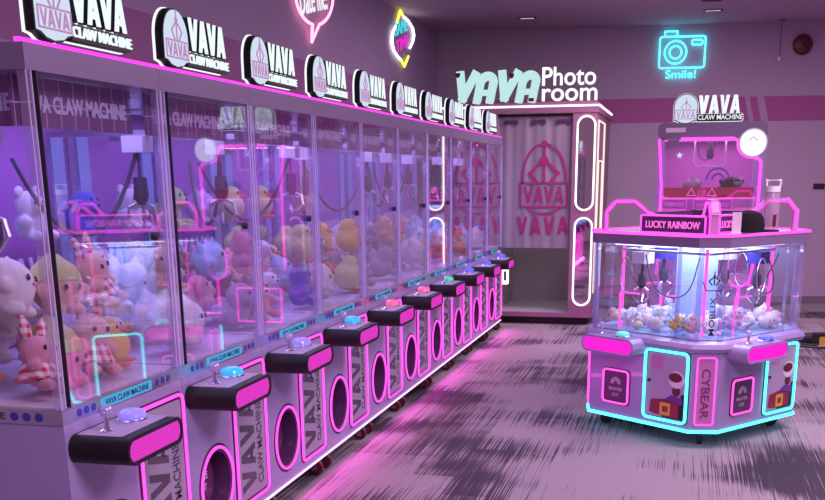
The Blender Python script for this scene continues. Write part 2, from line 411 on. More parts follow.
# ------------------------------------------------------------------ room
CEIL = 3.47
def struct(name, mb, m): return tag(mb.build(name, m), kind='structure')
struct('floor', MB().box(-1.5, 9, -7, 13, -.1, 0), M['floor'])
struct('ceiling', MB().box(-1.5, 9, -7, 13, CEIL, CEIL+.1), M['ceiling'])
struct('wall_left', MB().box(-1.5, -1.36, -7, 12, 0, CEIL), M['wall_l'])
struct('wall_right', MB().box(5.6, 5.7, -7, 13, 0, CEIL), M['wall_r'])
wb = struct('wall_back', MB().box(-3, 8, 0, .12, 0, CEIL), M['wall_b'])
wb.location = (0, 11.43, 0); wb.rotation_euler = (0, 0, .0747)
bb = struct('baseboard_back', MB().box(-1.45, 8, -.015, 0, 0, .09), M['skirting'])
bb.location = (0, 11.43, 0); bb.rotation_euler = (0, 0, .0747)
def on_wall(x): return 11.43 + .0749*x
for k, (x, y, on, lab) in enumerate(((-.05, 10.45, True, 'lit slot downlight in the ceiling above the photo booth sign'), (2.11, 10.45, True, 'lit slot downlight in the ceiling above the cyan camera sign'),
                                     (2.08, 9.7, False, 'dark unlit ceiling slot in front of the downlight above the camera sign'))):
    t = tag(empty('downlight', (x, y, CEIL)), lab, 'ceiling light', 'slot fittings in the ceiling')
    MB().frame(rrect(-.11, .11, -.05, .05, .01), rrect(-.085, .085, -.028, .028, .008), -.012, 0).build('trim_ring', M['lamp_off'], t)
    MB().box(-.085, .085, -.028, .028, -.006, -.001).build('diffuser', M['lamp_on'] if on else M['lamp_off'], t)

# ------------------------------------------------------------------ claw machine of the row
W, D = .85, .96
def neon_path(P, c): return [(a, b, c) for a, b in P]
def sign_parts(root, a0=.155, zb=2.060, c=-.045, sw=.59, sh=.215):
    """lit badge and letters on the roof, as children of one part"""
    back = MB(FRONT); body = MB(FRONT); face = MB(FRONT); let = MB(FRONT); art = MB(FRONT); halo = MB(FRONT)
    ew = sw*.345; P = badge(ew, sh); ca = a0+ew/2
    sc = lambda k: [(ca+x*k, zb+sh/2+(y-sh/2)*k) for x, y in P]
    halo.prism(sc(1.07), c-.050, c-.04); body.prism(sc(1.03), c-.04, c-.006); face.prism(sc(.965), c-.006, c)
    v0 = a0+ew+.012; v1 = a0+sw; vb = zb+sh*.36; vt = zb+sh*.93
    halo.vava(v0-.008, v1-.025, vb-.006, vt+.006, c-.050, c-.04, wt=.36); body.vava(v0, v1-.03, vb, vt, c-.04, c-.004, wt=.30); let.vava(v0, v1-.03, vb, vt, c-.004, c+.001, wt=.29)
    halo.prism(rrect(v0-.028, v1+.008, zb+.012, zb+sh*.335, .02), c-.050, c-.04); body.prism(rrect(v0-.022, v1+.004, zb+.016, zb+sh*.32, .018), c-.04, c-.006)
    let.text('CLAW MACHINE', v0-.008, v1, zb+.028, zb+sh*.29, c-.006, c+.001, .012)
    bw = ew*.94
    art.emblem_art(ca, zb+sh*.20, ew*.80, c, c+.003, .006)
    art.frame([(ca-bw/2, zb+sh*.15), (ca+bw/2, zb+sh*.15), (ca+bw/2, zb+sh*.47), (ca-bw/2, zb+sh*.47)], [(ca-bw/2+.006, zb+sh*.15+.006), (ca+bw/2-.006, zb+sh*.15+.006), (ca+bw/2-.006, zb+sh*.47-.006), (ca-bw/2+.006, zb+sh*.47-.006)], c, c+.003)
    art.vava(ca-bw*.42, ca+bw*.42, zb+sh*.19, zb+sh*.43, c, c+.003, wt=.21)
    s = body.build('roof_sign', M['black'], root)
    halo.build('halo_edge', M['sign_halo'], s); face.build('badge_face', M['sign_pale'], s); let.build('lettering', M['sign_white'], s); art.build('badge_print', M['sign_pink_lit'], s)
    return s
def make_claw(parent, x, y, ztop, zc, cable_to):
    """gantry carriage with a hanging claw; local machine coordinates"""
    g = MB().box(x-.05, x+.05, y-.05, y+.05, ztop-.07, ztop).build('claw_carriage', M['white'], parent)
    MB().box(x-.018, x+.018, .08, .88, ztop, ztop+.025).build('gantry_rail', M['steel'], parent)
    c = MB(); c.tube([(x, y, ztop-.07), (x, y, zc+.12)], .006); c.lathe([(.012, .14), (.03, .12), (.034, .05), (.022, .0)], (x, y, zc), 'c') if False else None
    m = MB(); m.tube([(x, y, ztop-.07), (x, y, zc+.1)], .007); m.tube([(x, y, zc+.11), (x, y, zc+.03), (x, y, zc-.01)], [.028, .034, .02], 12)
    cl = m.build('claw', M['cable'], parent)
    for k in range(3):
        t = 2*PI*k/3+.4; d = Vector((math.cos(t), math.sin(t), 0)); o = Vector((x, y, zc))
        pr = MB().tube([tuple(o+d*.015), tuple(o+d*.062+Vector((0, 0, -.02))), tuple(o+d*.075+Vector((0, 0, -.07))), tuple(o+d*.03+Vector((0, 0, -.12)))], [.007, .008, .008, .005], 6)
        pr.build('prong', M['steel'], cl)
    pts = []; a = Vector((x, y, ztop-.05)); b = Vector(cable_to)
    for i in range(15):
        t = i/14; p = a.lerp(b, t); p.z -= .34*math.sin(PI*t)**1. ; p.x += .03*math.sin(6*t); pts.append(tuple(p))
    MB().tube(pts, .009, 6).build('coil_cable', M['cable'], parent)
def caster(parent, x, y, m_wheel=None):
    t = MB().box(x-.024, x+.024, y-.03, y+.03, .088, .10); t.box(x-.024, x-.018, y-.012, y+.022, .03, .09); t.box(x+.018, x+.024, y-.012, y+.022, .03, .09)
    c = t.build('caster', M['chrome'], parent)
    MB().lathe([(.012, -.018), (.041, -.016), (.044, -.009), (.044, .009), (.041, .016), (.012, .018)], (x, y, .044), 'a', 18).build('wheel', m_wheel or M['caster_red'], c)

def make_row_machine():
    r = empty('claw_machine')
    # lower cabinet: five sides, and a front plate with a round hole
    b = MB(FRONT); e = .002
    b.box(e, W-e, .10, .86, -D, -D+.01); b.box(e, .012, .10, .86, -D+.01, 0); b.box(W-.012, W-e, .10, .86, -D+.01, 0); b.box(.012, W-.012, .10, .115, -D+.01, -.001); b.box(.012, W-.012, .845, .86, -D+.01, -.001)
    n = 40; cx, cy, hr = .262, .345, .148; ring = circle(cx, cy, hr, n); rect = []
    for a, z in ring:
        dx, dz = a-cx, z-cy; k = min(((W-.012-cx)/dx if dx > 0 else (.012-cx)/dx) if abs(dx) > 1e-9 else 1e9, ((.845-cy)/dz if dz > 0 else (.115-cy)/dz) if abs(dz) > 1e-9 else 1e9)
        rect.append((cx+dx*k, cy+dz*k))
    b.frame(rect, ring, -.012, 0)
    for (a0, z0) in ((.012, .115), (W-.012, .115), (.012, .845), (W-.012, .845)):   # corner fillers beside the radial plate
        ang = [abs(p[0]-a0)+abs(p[1]-z0) for p in rect]; i = ang.index(min(ang)); P = [(a0, z0)] + [rect[j % n] for j in (i-1, i, i+1)]
        b.prism(P, -.012, -.0005)
    b.build('base_cabinet', M['lilac'], r)
    pd = MB(FRONT); pd.frame(ring, circle(cx, cy, hr-.006, n), -.13, -.001); pd.prism(circle(cx, cy, hr, n), -.135, -.13)
    p = pd.build('prize_hatch', M['dark_plum'], r)
    MB(FRONT).tube([(a, z, .006) for a, z in circle(cx, cy, hr+.012, 40)], .007, 6, True).build('neon_ring', M['neon_pink'], p)
    MB(FRONT).frame(circle(cx, cy, hr+.030, n), circle(cx, cy, hr+.001, n), -.001, .003).build('hatch_rim', M['gasket'], p)
    MB(FRONT).prism([(cx-hr*.55+x, cy+z) for x, z in circle(0, 0, hr*.86, 28)] if False else circle(cx-.012, cy, hr*.82, 28), -.075, -.068).build('flap', paint_flap, p)
    MB(FRONT).text('PRIZE', cx-.062, cx+.045, cy+.008, cy+.04, -.068, -.066, .01).text('OUT', cx-.048, cx+.03, cy-.045, cy-.012, -.068, -.066, .01).build('lettering', M['plum_text'], p)
    # service door with neon outline
    P = rrect(.455, .838, .148, .818, .04); Q = rrect(.467, .826, .160, .806, .032)
    d = MB(FRONT).prism(P, 0, .004).build('service_door', M['gasket'], r)
    MB(FRONT).prism(rrect(.486, .807, .179, .787, .02), .004, .007).build('door_panel', M['door_panel'], d)
    MB(FRONT).tube(neon_path(Q, .010), .007, 6, True).build('neon_frame', M['neon_pink'], d)
    MB(FRONT).vava(.515, .675, .215, .66, .007, .009, 1, wt=.3).text('CLAW MACHINE', .705, .765, .215, .62, .007, .009, .01, turn=1).build('lettering', M['silver_text'], d)
    MB(FRONT).lathe([(.012, .007), (.012, .016), (.004, .018)], (.535, .70, 0), 'c', 12).build('lock', M['rubber'], d)
    # bottom light strip and casters
    MB(FRONT).box(.0, W, .100, .109, .0, .008).build('light_strip', M['white_strip'], r)
    for x in (.075, .775): caster(r, x, .035)
    for x in (.075, .775): caster(r, x, D-.10)
    # control panel: stadium outline, 0.2 m deep
    P = rrect(.012, .405, .722, .820, .046, 8)
    t = MB(FRONT).frame(P, rrect(.025, .392, .735, .807, .033, 8), .205, .220)
    t.prism(P, 0.001, .205); t = t.build('control_panel', M['black'], r)
    MB(FRONT).prism(rrect(.024, .393, .734, .808, .033, 8), .2055, .214).build('lit_grille', M['grid'], t)
    MB(FRONT).prism(rrect(.05, .365, .03, .17, .01), 0, .001) if False else None
    top = MB(FR((0, 0, .819), (1, 0, 0), (0, -1, 0), (0, 0, 1))); top.prism(rrect(.05, .37, .012, .180, .012), 0, .002); top.build('panel_plate', M['lilac_dull'], t)
    j = MB(FRONT); j.lathe([(.026, .820), (.026, .826), (.012, .832), (.008, .845), (.008, .876)], (.105, 0, .095), 'b', 14); j = j.build('joystick', M['chrome'], t)
    MB(FRONT).ball((.105, .892, .095), .024).build('ball_knob', M['knob'], j)
    bt = MB(FRONT).lathe([(.056, .820), (.056, .828), (.048, .833)], (.275, 0, .095), 'b', 22).build('push_button', M['chrome'], t)
    MB(FRONT).lathe([(.046, .832), (.050, .842), (.046, .853), (.032, .862), (.012, .866)], (.275, 0, .095), 'b', 22).build('button_dome', M['btn_blue'], bt)
    # info strip under the glass
    st = MB(FRONT).box(0, W, .86, .908, -.03, .0).build('info_strip', M['steel'], r)
    MB(FRONT).box(.235, .60, .866, .902, 0, .002).build('lit_label', M['strip_lit'], st)
    MB(FRONT).text('VAVA CLAW MACHINE', .262, .575, .873, .896, .002, .003, .015).build('lettering', M['strip_text'], st)
    for xs in ((.10, .145, .19), (.645, .69, .735)):
        dt = MB(FRONT)
        for x in xs: dt.prism(circle(x, .884, .014, 14), 0, .002)
        dt.build('dot_pattern', M['strip_dot'], st)
    # glass house
    MB(FRONT).box(.062, W-.03, .91, 1.955, -.012, -.006).build('front_glass', M['glass'], r)
    MB(FRONT).box(.006, .011, .91, 1.955, -D+.03, -.03).build('side_glass', M['glass_side'], r)
    for a, c in ((.0, -.03), (W-.03, -.03), (.0, -D+.01), (W-.03, -D+.01)):
        MB(FRONT).rbox(a+.001, a+.029, .91, 1.955, c, c+.028, .006).build('corner_post', M['post'], r)
    MB(FRONT).box(.051, .0565, .91, 1.955, -.014, .001).build('gasket', M['gasket'], r)
    for a in (.0015, .027, W-.029, W-.005): MB(FRONT).box(a, a+.0035, .91, 1.955, -.004, .0).build('post_highlight', M['edge_highlight'], r)  # pale strips put in as the bright edge highlights of the clear posts
    lk = MB(FRONT).lathe([(.016, -.006), (.016, .012), (.007, .016)], (.712, 1.43, 0), 'c', 12).build('glass_lock', M['rubber'], r)
    MB(FRONT).box(.012, W-.012, .86, 1.955, -D+.004, -D+.016).build('back_panel', M['purple_in'], r)
    for a in (.06, W-.16):
        MB(FRONT).box(a, a+.10, .91, 1.84, -D+.016, -D+.034).build('back_pilaster', M['pale_col'], r)
    MB(FRONT).vava(.20, .62, 1.17, 1.30, -D+.034, -D+.040, wt=.26).build('backdrop_lettering', M['valance_text'], r)
    MB(FRONT).box(.012, W-.012, .905, .915, -D+.02, -.03).build('prize_bed', M['bed'], r)
    MB(FRONT).box(.016, W-.016, 1.372, 1.384, -D+.036, -D+.24).build('shelf', M['glass_side'], r)
    v = MB(FRONT).box(.07, W-.036, 1.80, 1.953, -.115, -.108).build('valance', M['valance'], r)
    MB(FRONT).text('VAVA CLAW MACHINE', .115, W-.08, 1.845, 1.90, -.108, -.105, .035).build('valance_lettering', M['valance_text'], v)
    MB(FRONT).box(.40, W-.12, 1.945, 1.954, -.20, -.17).build('led_bar', M['led_bar'], r)
    h = MB(FRONT).box(.001, W-.001, 1.955, 2.032, -D, 0).build('header', M['header'], r)
    MB(FRONT).box(0, W, 2.032, 2.046, -.028, -.010).build('header_strip', M['neon_mag'], h)
    sign_parts(r)
    # prize chute of clear walls with a lit rim
    ch = MB(FRONT); ch.box(.50, .506, .915, 1.06, -.30, -.04); ch.box(.506, .80, .915, 1.06, -.30, -.294)
    ch = ch.build('prize_chute', M['glass_side'], r)
    MB(FRONT).tube([(.503, 1.06, -.04), (.503, 1.06, -.297), (.80, 1.06, -.297)], .004).build('lit_rim', M['post'], ch)
    return r
paint_flap = paint('plum_flap', (.16, .03, .13), .15, coat=.5)

proto = make_row_machine()
ORD = ['first', 'second', 'third', 'fourth', 'fifth', 'sixth', 'seventh', 'eighth', 'ninth', 'last']
DOME = ['btn_lilac', 'btn_cyan', 'btn_lilac', 'btn_cyan', 'btn_red', 'btn_red', 'btn_green', 'btn_blue', 'btn_blue', 'btn_blue']
DOMEW = ['lilac', 'cyan', 'pale blue', 'cyan', 'coral', 'rosy', 'green', 'blue', 'deep blue', 'deep blue']
row = []
for i in range(10):
    m = proto if i == 0 else copy_tree(proto)
    m.location = (0, i*W, 0); m.rotation_euler = (0, 0, PI/2)
    where = 'at the near end of the row by the left wall' if i == 0 else ('at the far end of the row beside the photo booth' if i == 9 else 'from the near end of the row')
    lab = ('claw machine %s, %s dome button' % (where, DOMEW[i])).replace(', deep blue dome button', '') if i in (0, 9) else ('%s claw machine %s, %s dome button' % (ORD[i], where, DOMEW[i]))
    tag(m, lab.replace('left wall', 'wall'), 'claw machine', 'claw machines in the row')
    for q in kids(m, 'button_dome'): slot(q, M[DOME[i]])
    if i > 1:
        for q in kids(m, 'gasket'): slot(q, M['post'])
    if i == 1:
        for q in kids(m, 'lit_rim'): slot(q, M['neon_pink_soft'])
        MB(FRONT).box(.515, .80, .93, 1.00, -.285, -.28).build('lit_chute_wall', M['grid_plain'], m)
    row.append(m)
for i, m in enumerate(row):
    rnd = random.Random(i*3+1)
    cx, cy = [(.16, .30), (.62, .45), (.3, .3), (.55, .35), (.35, .5), (.6, .4), (.3, .4), (.5, .5), (.4, .4), (.5, .4)][i]
    make_claw(m, cx, cy, 1.82, 1.52+.06*rnd.random(), (.80 if cx < .4 else .06, .70, 1.72))
    ld = bpy.data.lights.new('cabinet_lamp', 'AREA'); ld.shape = 'RECTANGLE'; ld.size = .7; ld.size_y = .5; ld.energy = 6.6; ld.color = (.46, .36, 1.)
    lo = bpy.data.objects.new('cabinet_lamp', ld); C.objects.link(lo); lo.parent = m; lo.location = (W/2, D/2, 1.945)
MB(FRONT).box(W-.011, W-.006, .91, 1.955, -D+.03, -.03).build('side_glass', M['glass_side'], row[9])
def drop(o):
    for ch in list(o.children): drop(ch)
    bpy.data.objects.remove(o)
for q in kids(row[0], 'prize_chute'): drop(q)
# the near end of the row shows its side: label strip, dots, valance
st = kids(row[0], 'info_strip')[0]
SIDE = FR((0, 0, 0), (0, -1, 0), (0, 0, 1), (-1, 0, 0))
MB(SIDE).box(-D, 0, .86, .908, -.001, .001).build('side_strip', M['steel'], row[0])
MB(SIDE).text('VAVA CLAW MACHINE', -.64, -.212, .873, .896, .001, .002, .015).build('side_lettering', M['strip_text'], row[0])
sd = MB(SIDE)
for x in (-.178, -.132, -.086): sd.prism(circle(x, .884, .015, 14), .001, .003)
sd.build('side_dot_pattern', M['strip_dot'], row[0])
v = MB(SIDE).box(-D+.05, -.05, 1.80, 1.953, -.115, -.108).build('side_valance', M['valance'], row[0])
MB(SIDE).text('VAVA CLAW MACHINE', -.80, -.13, 1.845, 1.90, -.108, -.105, .035).build('valance_lettering', M['valance_text'], v)

# ------------------------------------------------------------------ plush toys
def blob(mb, name, mat, parent, vox=.07):
    o = mb.build(name, mat)
    md = o.modifiers.new('r', 'REMESH'); md.mode = 'VOXEL'; md.voxel_size = vox; md.use_smooth_shade = True
    ms = o.modifiers.new('s', 'SMOOTH'); ms.factor = .6; ms.iterations = 5
    dg = bpy.context.evaluated_depsgraph_get(); me = bpy.data.meshes.new_from_object(o.evaluated_get(dg)); me.name = name
    o.modifiers.clear(); old = o.data; o.data = me; bpy.data.meshes.remove(old)
    if not me.materials: me.materials.append(mat)
    me.shade_smooth(); o.parent = parent
    return o
# prototypes: unit size (half-height about 1), centre at the origin, facing -Y
def face(p, y, z, dx, s=.085, m='eye'):
    for k in (-1, 1): MB().ball((k*dx, y, z), (s, s*.6, s*1.25), 8, 6).build('eye', M[m], p)
def P_cat():
    r = empty('cat_plush'); b = MB().ball((0, 0, 0), (.95, .9, .88)); b.ball((-.45, -.35, -.78), (.28, .36, .2)); b.ball((.45, -.35, -.78), (.28, .36, .2)); b.ball((-.85, -.35, -.1), .24); b.ball((.85, -.35, -.1), .24)
    bo = blob(b, 'body', PL['white'], r)
    for k in (-1, 1): MB().tube([(k*.52, 0, .62), (k*.68, 0, 1.02)], [.30, .04], 10).build('ear', PL['white'], r)
    face(r, -.86, .14, .3); MB().ball((0, -.92, -.02), (.1, .06, .06), 8, 6).build('nose', PL['pink'], r); return r
def P_bear():
    r = empty('bear_plush'); b = MB().ball((0, .05, -.42), (.62, .55, .58)); b.ball((0, -.05, .35), (.60, .55, .55)); b.ball((-.6, -.3, -.25), (.22, .36, .24)); b.ball((.6, -.3, -.25), (.22, .36, .24)); b.ball((-.42, -.6, -.8), (.24, .38, .22)); b.ball((.42, -.6, -.8), (.24, .38, .22))
    blob(b, 'body', PL['peach'], r)
    for k in (-1, 1): MB().ball((k*.45, 0, .85), (.22, .12, .22), 10, 8).build('ear', PL['peach'], r)
    MB().ball((0, -.55, .24), (.27, .18, .2), 10, 8).build('muzzle', PL['cream'], r); face(r, -.55, .46, .22, .07); MB().ball((0, -.72, .3), (.08, .05, .06), 8, 6).build('nose', M['eye'], r); return r
def P_bunny():
    r = empty('bunny_plush'); b = MB().ball((0, .0, .25), (.58, .55, .54)); b.ball((0, .05, -.35), (.45, .42, .5)); b.ball((-.36, -.5, -.82), (.22, .38, .2)); b.ball((.36, -.5, -.82), (.22, .38, .2)); b.ball((-.5, -.25, -.22), (.2, .3, .2)); b.ball((.5, -.25, -.22), (.2, .3, .2))
    blob(b, 'body', PL['peach'], r)
    MB().lathe([(.40, .0), (.50, -.12), (.72, -.55), (.74, -.62)], (0, .05, 0), 'c', 18).build('gingham_dress', M['ging'], r)
    for k in (-1, 1): MB().ball((k*.35, .08, .95), (.20, .14, .48), 10, 8, Matrix.Rotation(k*.3, 3, 'Y')).build('ear', M['ging'], r)
    face(r, -.5, .34, .22, .07); return r
def P_chick():
    r = empty('chick_plush'); b = MB().ball((0, 0, -.2), (.85, .82, .75)); b.ball((0, -.1, .45), (.55, .52, .5)); b.ball((-.78, -.05, -.15), (.2, .4, .3)); b.ball((.78, -.05, -.15), (.2, .4, .3))
    blob(b, 'body', PL['yellow'], r)
    MB().tube([(0, -.55, .42), (0, -.85, .36)], [.17, .03], 10).build('beak', PL['orange'], r); face(r, -.55, .55, .24, .07)
    for k in (-1, 1): MB().ball((k*.35, -.5, -.86), (.22, .34, .1), 10, 6).build('foot', PL['orange'], r)
    return r
def P_puppy():
    r = empty('puppy_plush'); b = MB().ball((0, .15, -.4), (.75, .8, .58)); b.ball((0, -.3, .3), (.6, .56, .52)); b.ball((-.4, -.75, -.78), (.24, .34, .2)); b.ball((.4, -.75, -.78), (.24, .34, .2)); b.ball((0, -.78, .16), (.3, .24, .22))
    blob(b, 'body', PL['grey'], r)
    for k in (-1, 1): MB().ball((k*.6, -.25, .2), (.12, .25, .42), 10, 8, Matrix.Rotation(k*.35, 3, 'Y')).build('ear', PL['grey'], r)
    face(r, -.8, .45, .2, .07); MB().ball((0, -1., .24), (.1, .06, .07), 8, 6).build('nose', M['eye'], r); return r
def P_hood():
    r = empty('hooded_plush'); b = MB().ball((0, 0, -.1), (.85, .82, .82)); b.ball((-.75, -.35, -.2), .26); b.ball((.75, -.35, -.2), .26); b.ball((-.4, -.4, -.82), (.3, .4, .2)); b.ball((.4, -.4, -.82), (.3, .4, .2))
    blob(b, 'body', PL['pink'], r)
    MB().lathe([(.86, .12), (.84, .32), (.66, .62), (.35, .86), (.08, 1.05), (.02, 1.1)], (0, .06, 0), 'c', 16).build('hood', PL['lime'], r); face(r, -.86, -.08, .26, .075, 'eye'); return r
KIND = {'cat': P_cat(), 'bear': P_bear(), 'bunny': P_bunny(), 'chick': P_chick(), 'puppy': P_puppy(), 'hood': P_hood()}
COLPART = {'cat': ('body', 'ear'), 'bear': ('body', 'ear'), 'bunny': ('body',), 'chick': ('body',), 'puppy': ('body', 'ear'), 'hood': ('body',)}
KWORD = {'cat': 'round cat', 'bear': 'sitting bear', 'bunny': 'gingham-dressed bunny', 'chick': 'chick', 'puppy': 'floppy-eared puppy', 'hood': 'hooded doll'}
MIX = [
 [('bunny', 'peach'), ('bear', 'peach'), ('cat', 'white'), ('hood', 'pink'), ('bunny', 'cream'), ('bunny', 'white'), ('hood', 'yellow'), ('cat', 'white'), ('cat', 'white'), ('hood', 'tan'), ('bear', 'cream'), ('bunny', 'pink'), ('cat', 'white'), ('hood', 'peach')],
 [('cat', 'white'), ('bear', 'tan'), ('cat', 'white'), ('chick', 'yellow'), ('bear', 'lilac'), ('cat', 'white'), ('puppy', 'cream'), ('bear', 'white'), ('puppy', 'blue')],
 [('puppy', 'grey'), ('bear', 'pink'), ('cat', 'white'), ('bear', 'peach'), ('hood', 'lilac'), ('puppy', 'lilac'), ('bear', 'brown'), ('cat', 'sky'), ('bear', 'pink')],
 [('cat', 'white'), ('bear', 'blue'), ('chick', 'lime'), ('bear', 'red'), ('puppy', 'white'), ('hood', 'lime'), ('cat', 'sky')],
 [('chick', 'lime'), ('bear', 'grey'), ('chick', 'yellow'), ('cat', 'white'), ('bear', 'orange'), ('puppy', 'green')],
 [('puppy', 'grey'), ('chick', 'yellow'), ('bear', 'tan'), ('cat', 'white'), ('bear', 'grey')],
 [('puppy', 'grey'), ('cat', 'white'), ('bear', 'tan'), ('chick', 'yellow')],
 [('bear', 'orange'), ('cat', 'white'), ('bear', 'sky'), ('puppy', 'tan')],
 [('bear', 'orange'), ('cat', 'sky'), ('chick', 'yellow'), ('cat', 'white')],
 [('cat', 'white'), ('bear', 'blue'), ('puppy', 'lilac'), ('bear', 'sky')]]
NUM = [34, 26, 24, 17, 15, 12, 12, 10, 10, 10]
used = set(); toys = []
def put_toy(kind, col, mi, x, y, z, s, rz, tilt=(0, 0)):
    pr = KIND[kind]
    o = pr if kind not in used else copy_tree(pr); used.add(kind)
    wx, wy = -y, mi*W + x                                     # machine local -> world (rotated a quarter turn)
    o.location = (wx, wy, z); o.rotation_euler = (tilt[0], tilt[1], PI/2 + rz); o.scale = (s, s, s)
    for ch in o.children:
        if ch.name.split('.')[0] in COLPART[kind]: slot(ch, PL[col])
    toys.append([o, kind, col, mi, x, y, z])
    return o
FLOORZ = .915
HAND = {0: [('bunny', 'peach', .52, .19, .135, 0), ('hood', 'pink', .29, .20, .13, 0), ('bunny', 'peach', .07+.06, .45, .13, 0), ('bunny', 'pink', .13, .16, .115, 0), ('chick', 'yellow', .70, .22, .11, 0), ('bunny', 'peach', .60, .20, .12, .25), ('hood', 'peach', .38, .22, .115, .245), ('cat', 'white', .18, .30, .12, .25)],
        1: [('cat', 'white', .14, .19, .125, 0), ('cat', 'white', .37, .17, .12, 0), ('bear', 'tan', .26, .20, .115, .235)],
        2: [('bear', 'pink', .38, .16, .125, 0), ('puppy', 'grey', .14, .20, .13, 0), ('bear', 'pink', .27, .19, .12, .25)],
        3: [('bear', 'blue', .16, .17, .125, 0), ('cat', 'white', .40, .16, .12, 0), ('chick', 'lime', .28, .20, .12, .24)],
        4: [('chick', 'lime', .16, .17, .125, 0), ('bear', 'grey', .40, .16, .12, 0), ('chick', 'yellow', .28, .19, .12, .24)],
        5: [('puppy', 'grey', .20, .18, .13, 0), ('bear', 'grey', .40, .18, .12, .05), ('bear', 'tan', .28, .19, .11, .25)],
        6: [('cat', 'white', .18, .18, .125, 0), ('chick', 'yellow', .40, .17, .12, 0)],
        7: [('bear', 'orange', .20, .18, .125, 0), ('cat', 'white', .40, .17, .12, 0)],
        8: [('bear', 'orange', .20, .18, .125, 0), ('cat', 'sky', .40, .17, .12, 0)],
        9: [('cat', 'white', .20, .18, .12, 0), ('bear', 'blue', .40, .17, .12, 0)]}
for mi in range(10):
    rnd = random.Random(100+mi); placed = []
    for kind, col, x, y, rad, lift in HAND.get(mi, ()):       # the big ones that lean on the front glass
        placed.append((x, y, FLOORZ+rad+lift, rad)); put_toy(kind, col, mi, x, y, FLOORZ+rad+lift, rad*.95, rnd.uniform(-.5, .3), (rnd.uniform(-.2, .1), rnd.uniform(-.25, .25)))
    for k in range(NUM[mi]):
        kind, col = MIX[mi][k % len(MIX[mi])] if k < len(MIX[mi]) else rnd.choice(MIX[mi])
        rad = rnd.uniform(.088, .118) * (1.08 if mi == 0 else 1.)
        best = None
        for q in range(60):
            x = rnd.uniform(.035+rad, W-.035-rad); y = rnd.uniform(.045+rad, D-.06-rad)
            if mi > 0 and x > .50-rad and y < .30+rad: continue          # keep the chute free
            z = FLOORZ+rad
            for (px, py, pz, pr) in placed:
                dd = (x-px)**2+(y-py)**2; R = (rad+pr)*.94
                if dd < R*R: z = max(z, pz+math.sqrt(R*R-dd))
            sc = z - .20*y + rnd.random()*.03                   # the heap climbs towards the back
            if z+rad > 1.38: continue
            if best is None or sc < best[0]: best = (sc, x, y, z)
        if best is None: continue
        _, x, y, z = best; placed.append((x, y, z, rad))
        put_toy(kind, col, mi, x, y, z, rad*.95, rnd.uniform(-.7, .7), (rnd.uniform(-.35, .25), rnd.uniform(-.35, .35)))
    # a few on the shelf at the back
    for k, (kind, col, rad) in enumerate(([('hood', 'white', .155), ('bear', 'white', .10)], [('bear', 'white', .11), ('puppy', 'blue', .115)], [('bear', 'white', .11), ('puppy', 'green', .12)], [('cat', 'lilac', .10), ('chick', 'lime', .11)],
                                         [('chick', 'lime', .11)], [('chick', 'yellow', .11)], [], [], [], [])[mi]):
        x = (.24, .62)[k] + .03*rnd.random(); put_toy(kind, col, mi, x, D-.04-rad-.02, 1.384+rad*.93, rad, rnd.uniform(-.4, .4))
def span(o):
    P = [ch.matrix_world @ Vector(c) for ch in o.children for c in ch.bound_box]
    return [min(p[i] for p in P) for i in range(3)], [max(p[i] for p in P) for i in range(3)]
bpy.context.view_layer.update()
for t in toys:                                                # nothing pokes into glass, bed or shelf
    o, mi = t[0], t[3]; lo, hi = span(o); up = t[6] > 1.44 and t[5] > .7
    bx = (-D+.047, -.034); by = (mi*W+.035, mi*W+W-.036); z0 = 1.3845 if up else .9155
    o.location.z += max(0, z0-lo[2]) if not up else z0-lo[2]
    o.location.x += max(0, bx[0]-lo[0]) - max(0, hi[0]-bx[1]); o.location.y += max(0, by[0]-lo[1]) - max(0, hi[1]-by[1])
    if not up and hi[2]+max(0, z0-lo[2]) > 1.368 and hi[0] < -.6: o.location.z -= min(.03, hi[2]-1.368)
cnt = {}
for t in toys: cnt.setdefault((t[1], t[2], t[3], t[6] > 1.44 and t[5] > .7), []).append(t)
for (kind, col, mi, up), L in cnt.items():
    L.sort(key=lambda t: t[4])
    mach = 'in the %s machine of the row' % ORD[mi]
    for k, t in enumerate(L):
        if up: lab = '%s %s plush on the back shelf %s' % (col, KWORD[kind], mach)
        elif len(L) == 1: lab = 'only %s %s plush in the heap %s' % (col, KWORD[kind], mach)
        else:
            pos = 'at its near end' if k == 0 else ('at its far end' if k == len(L)-1 else '%s from its near end' % ORD[k])
            lab = '%s %s plush %s, %s' % (col, KWORD[kind], mach, pos)
        tag(t[0], lab, 'plush toy', 'plush toys in the %s claw machine' % ORD[mi])

#PART2
# ------------------------------------------------------------------ octagonal island machine
TH = math.radians(-37.5); U = Vector((math.cos(TH), math.sin(TH), 0)); V = Vector((-math.sin(TH), math.cos(TH), 0))
S, CH = 1.07, .125; H = S/2
KC = Vector((2.131, 3.446, 0))
IC = KC - H*U + H*V
isl = tag(empty('island_claw_machine', IC, TH), 'low octagonal lilac claw machine with cyan neon doors standing alone on the carpet', 'claw machine')
def octo(e=0.):
    h = H+e; c = CH + e*.414
    return [(-h+c, -h), (h-c, -h), (h, -h+c), (h, h-c), (h-c, h), (-h+c, h), (-h, h-c), (-h, -h+c)]
XY = FR((0, 0, 0), (1, 0, 0), (0, 1, 0), (0, 0, 1))
def ring_pts(P, z): return [(a, b, z) for a, b in P]
MB().prism(octo(0), .115, .60).build('base_cabinet', M['lilac'], isl)
lp = MB()
prof = [(0, .595), (.022, .603), (.032, .625), (.022, .65), (-.01, .665)]
vs = [(a, b, z) for e, z in prof for a, b in octo(e)]; fs = [(j*8+i, j*8+(i+1) % 8, (j+1)*8+(i+1) % 8, (j+1)*8+i) for j in range(4) for i in range(8)] + [tuple(range(7, -1, -1)), tuple(range(32, 40))]
lp.add(vs, fs); lp.build('counter_lip', M['lilac'], isl)
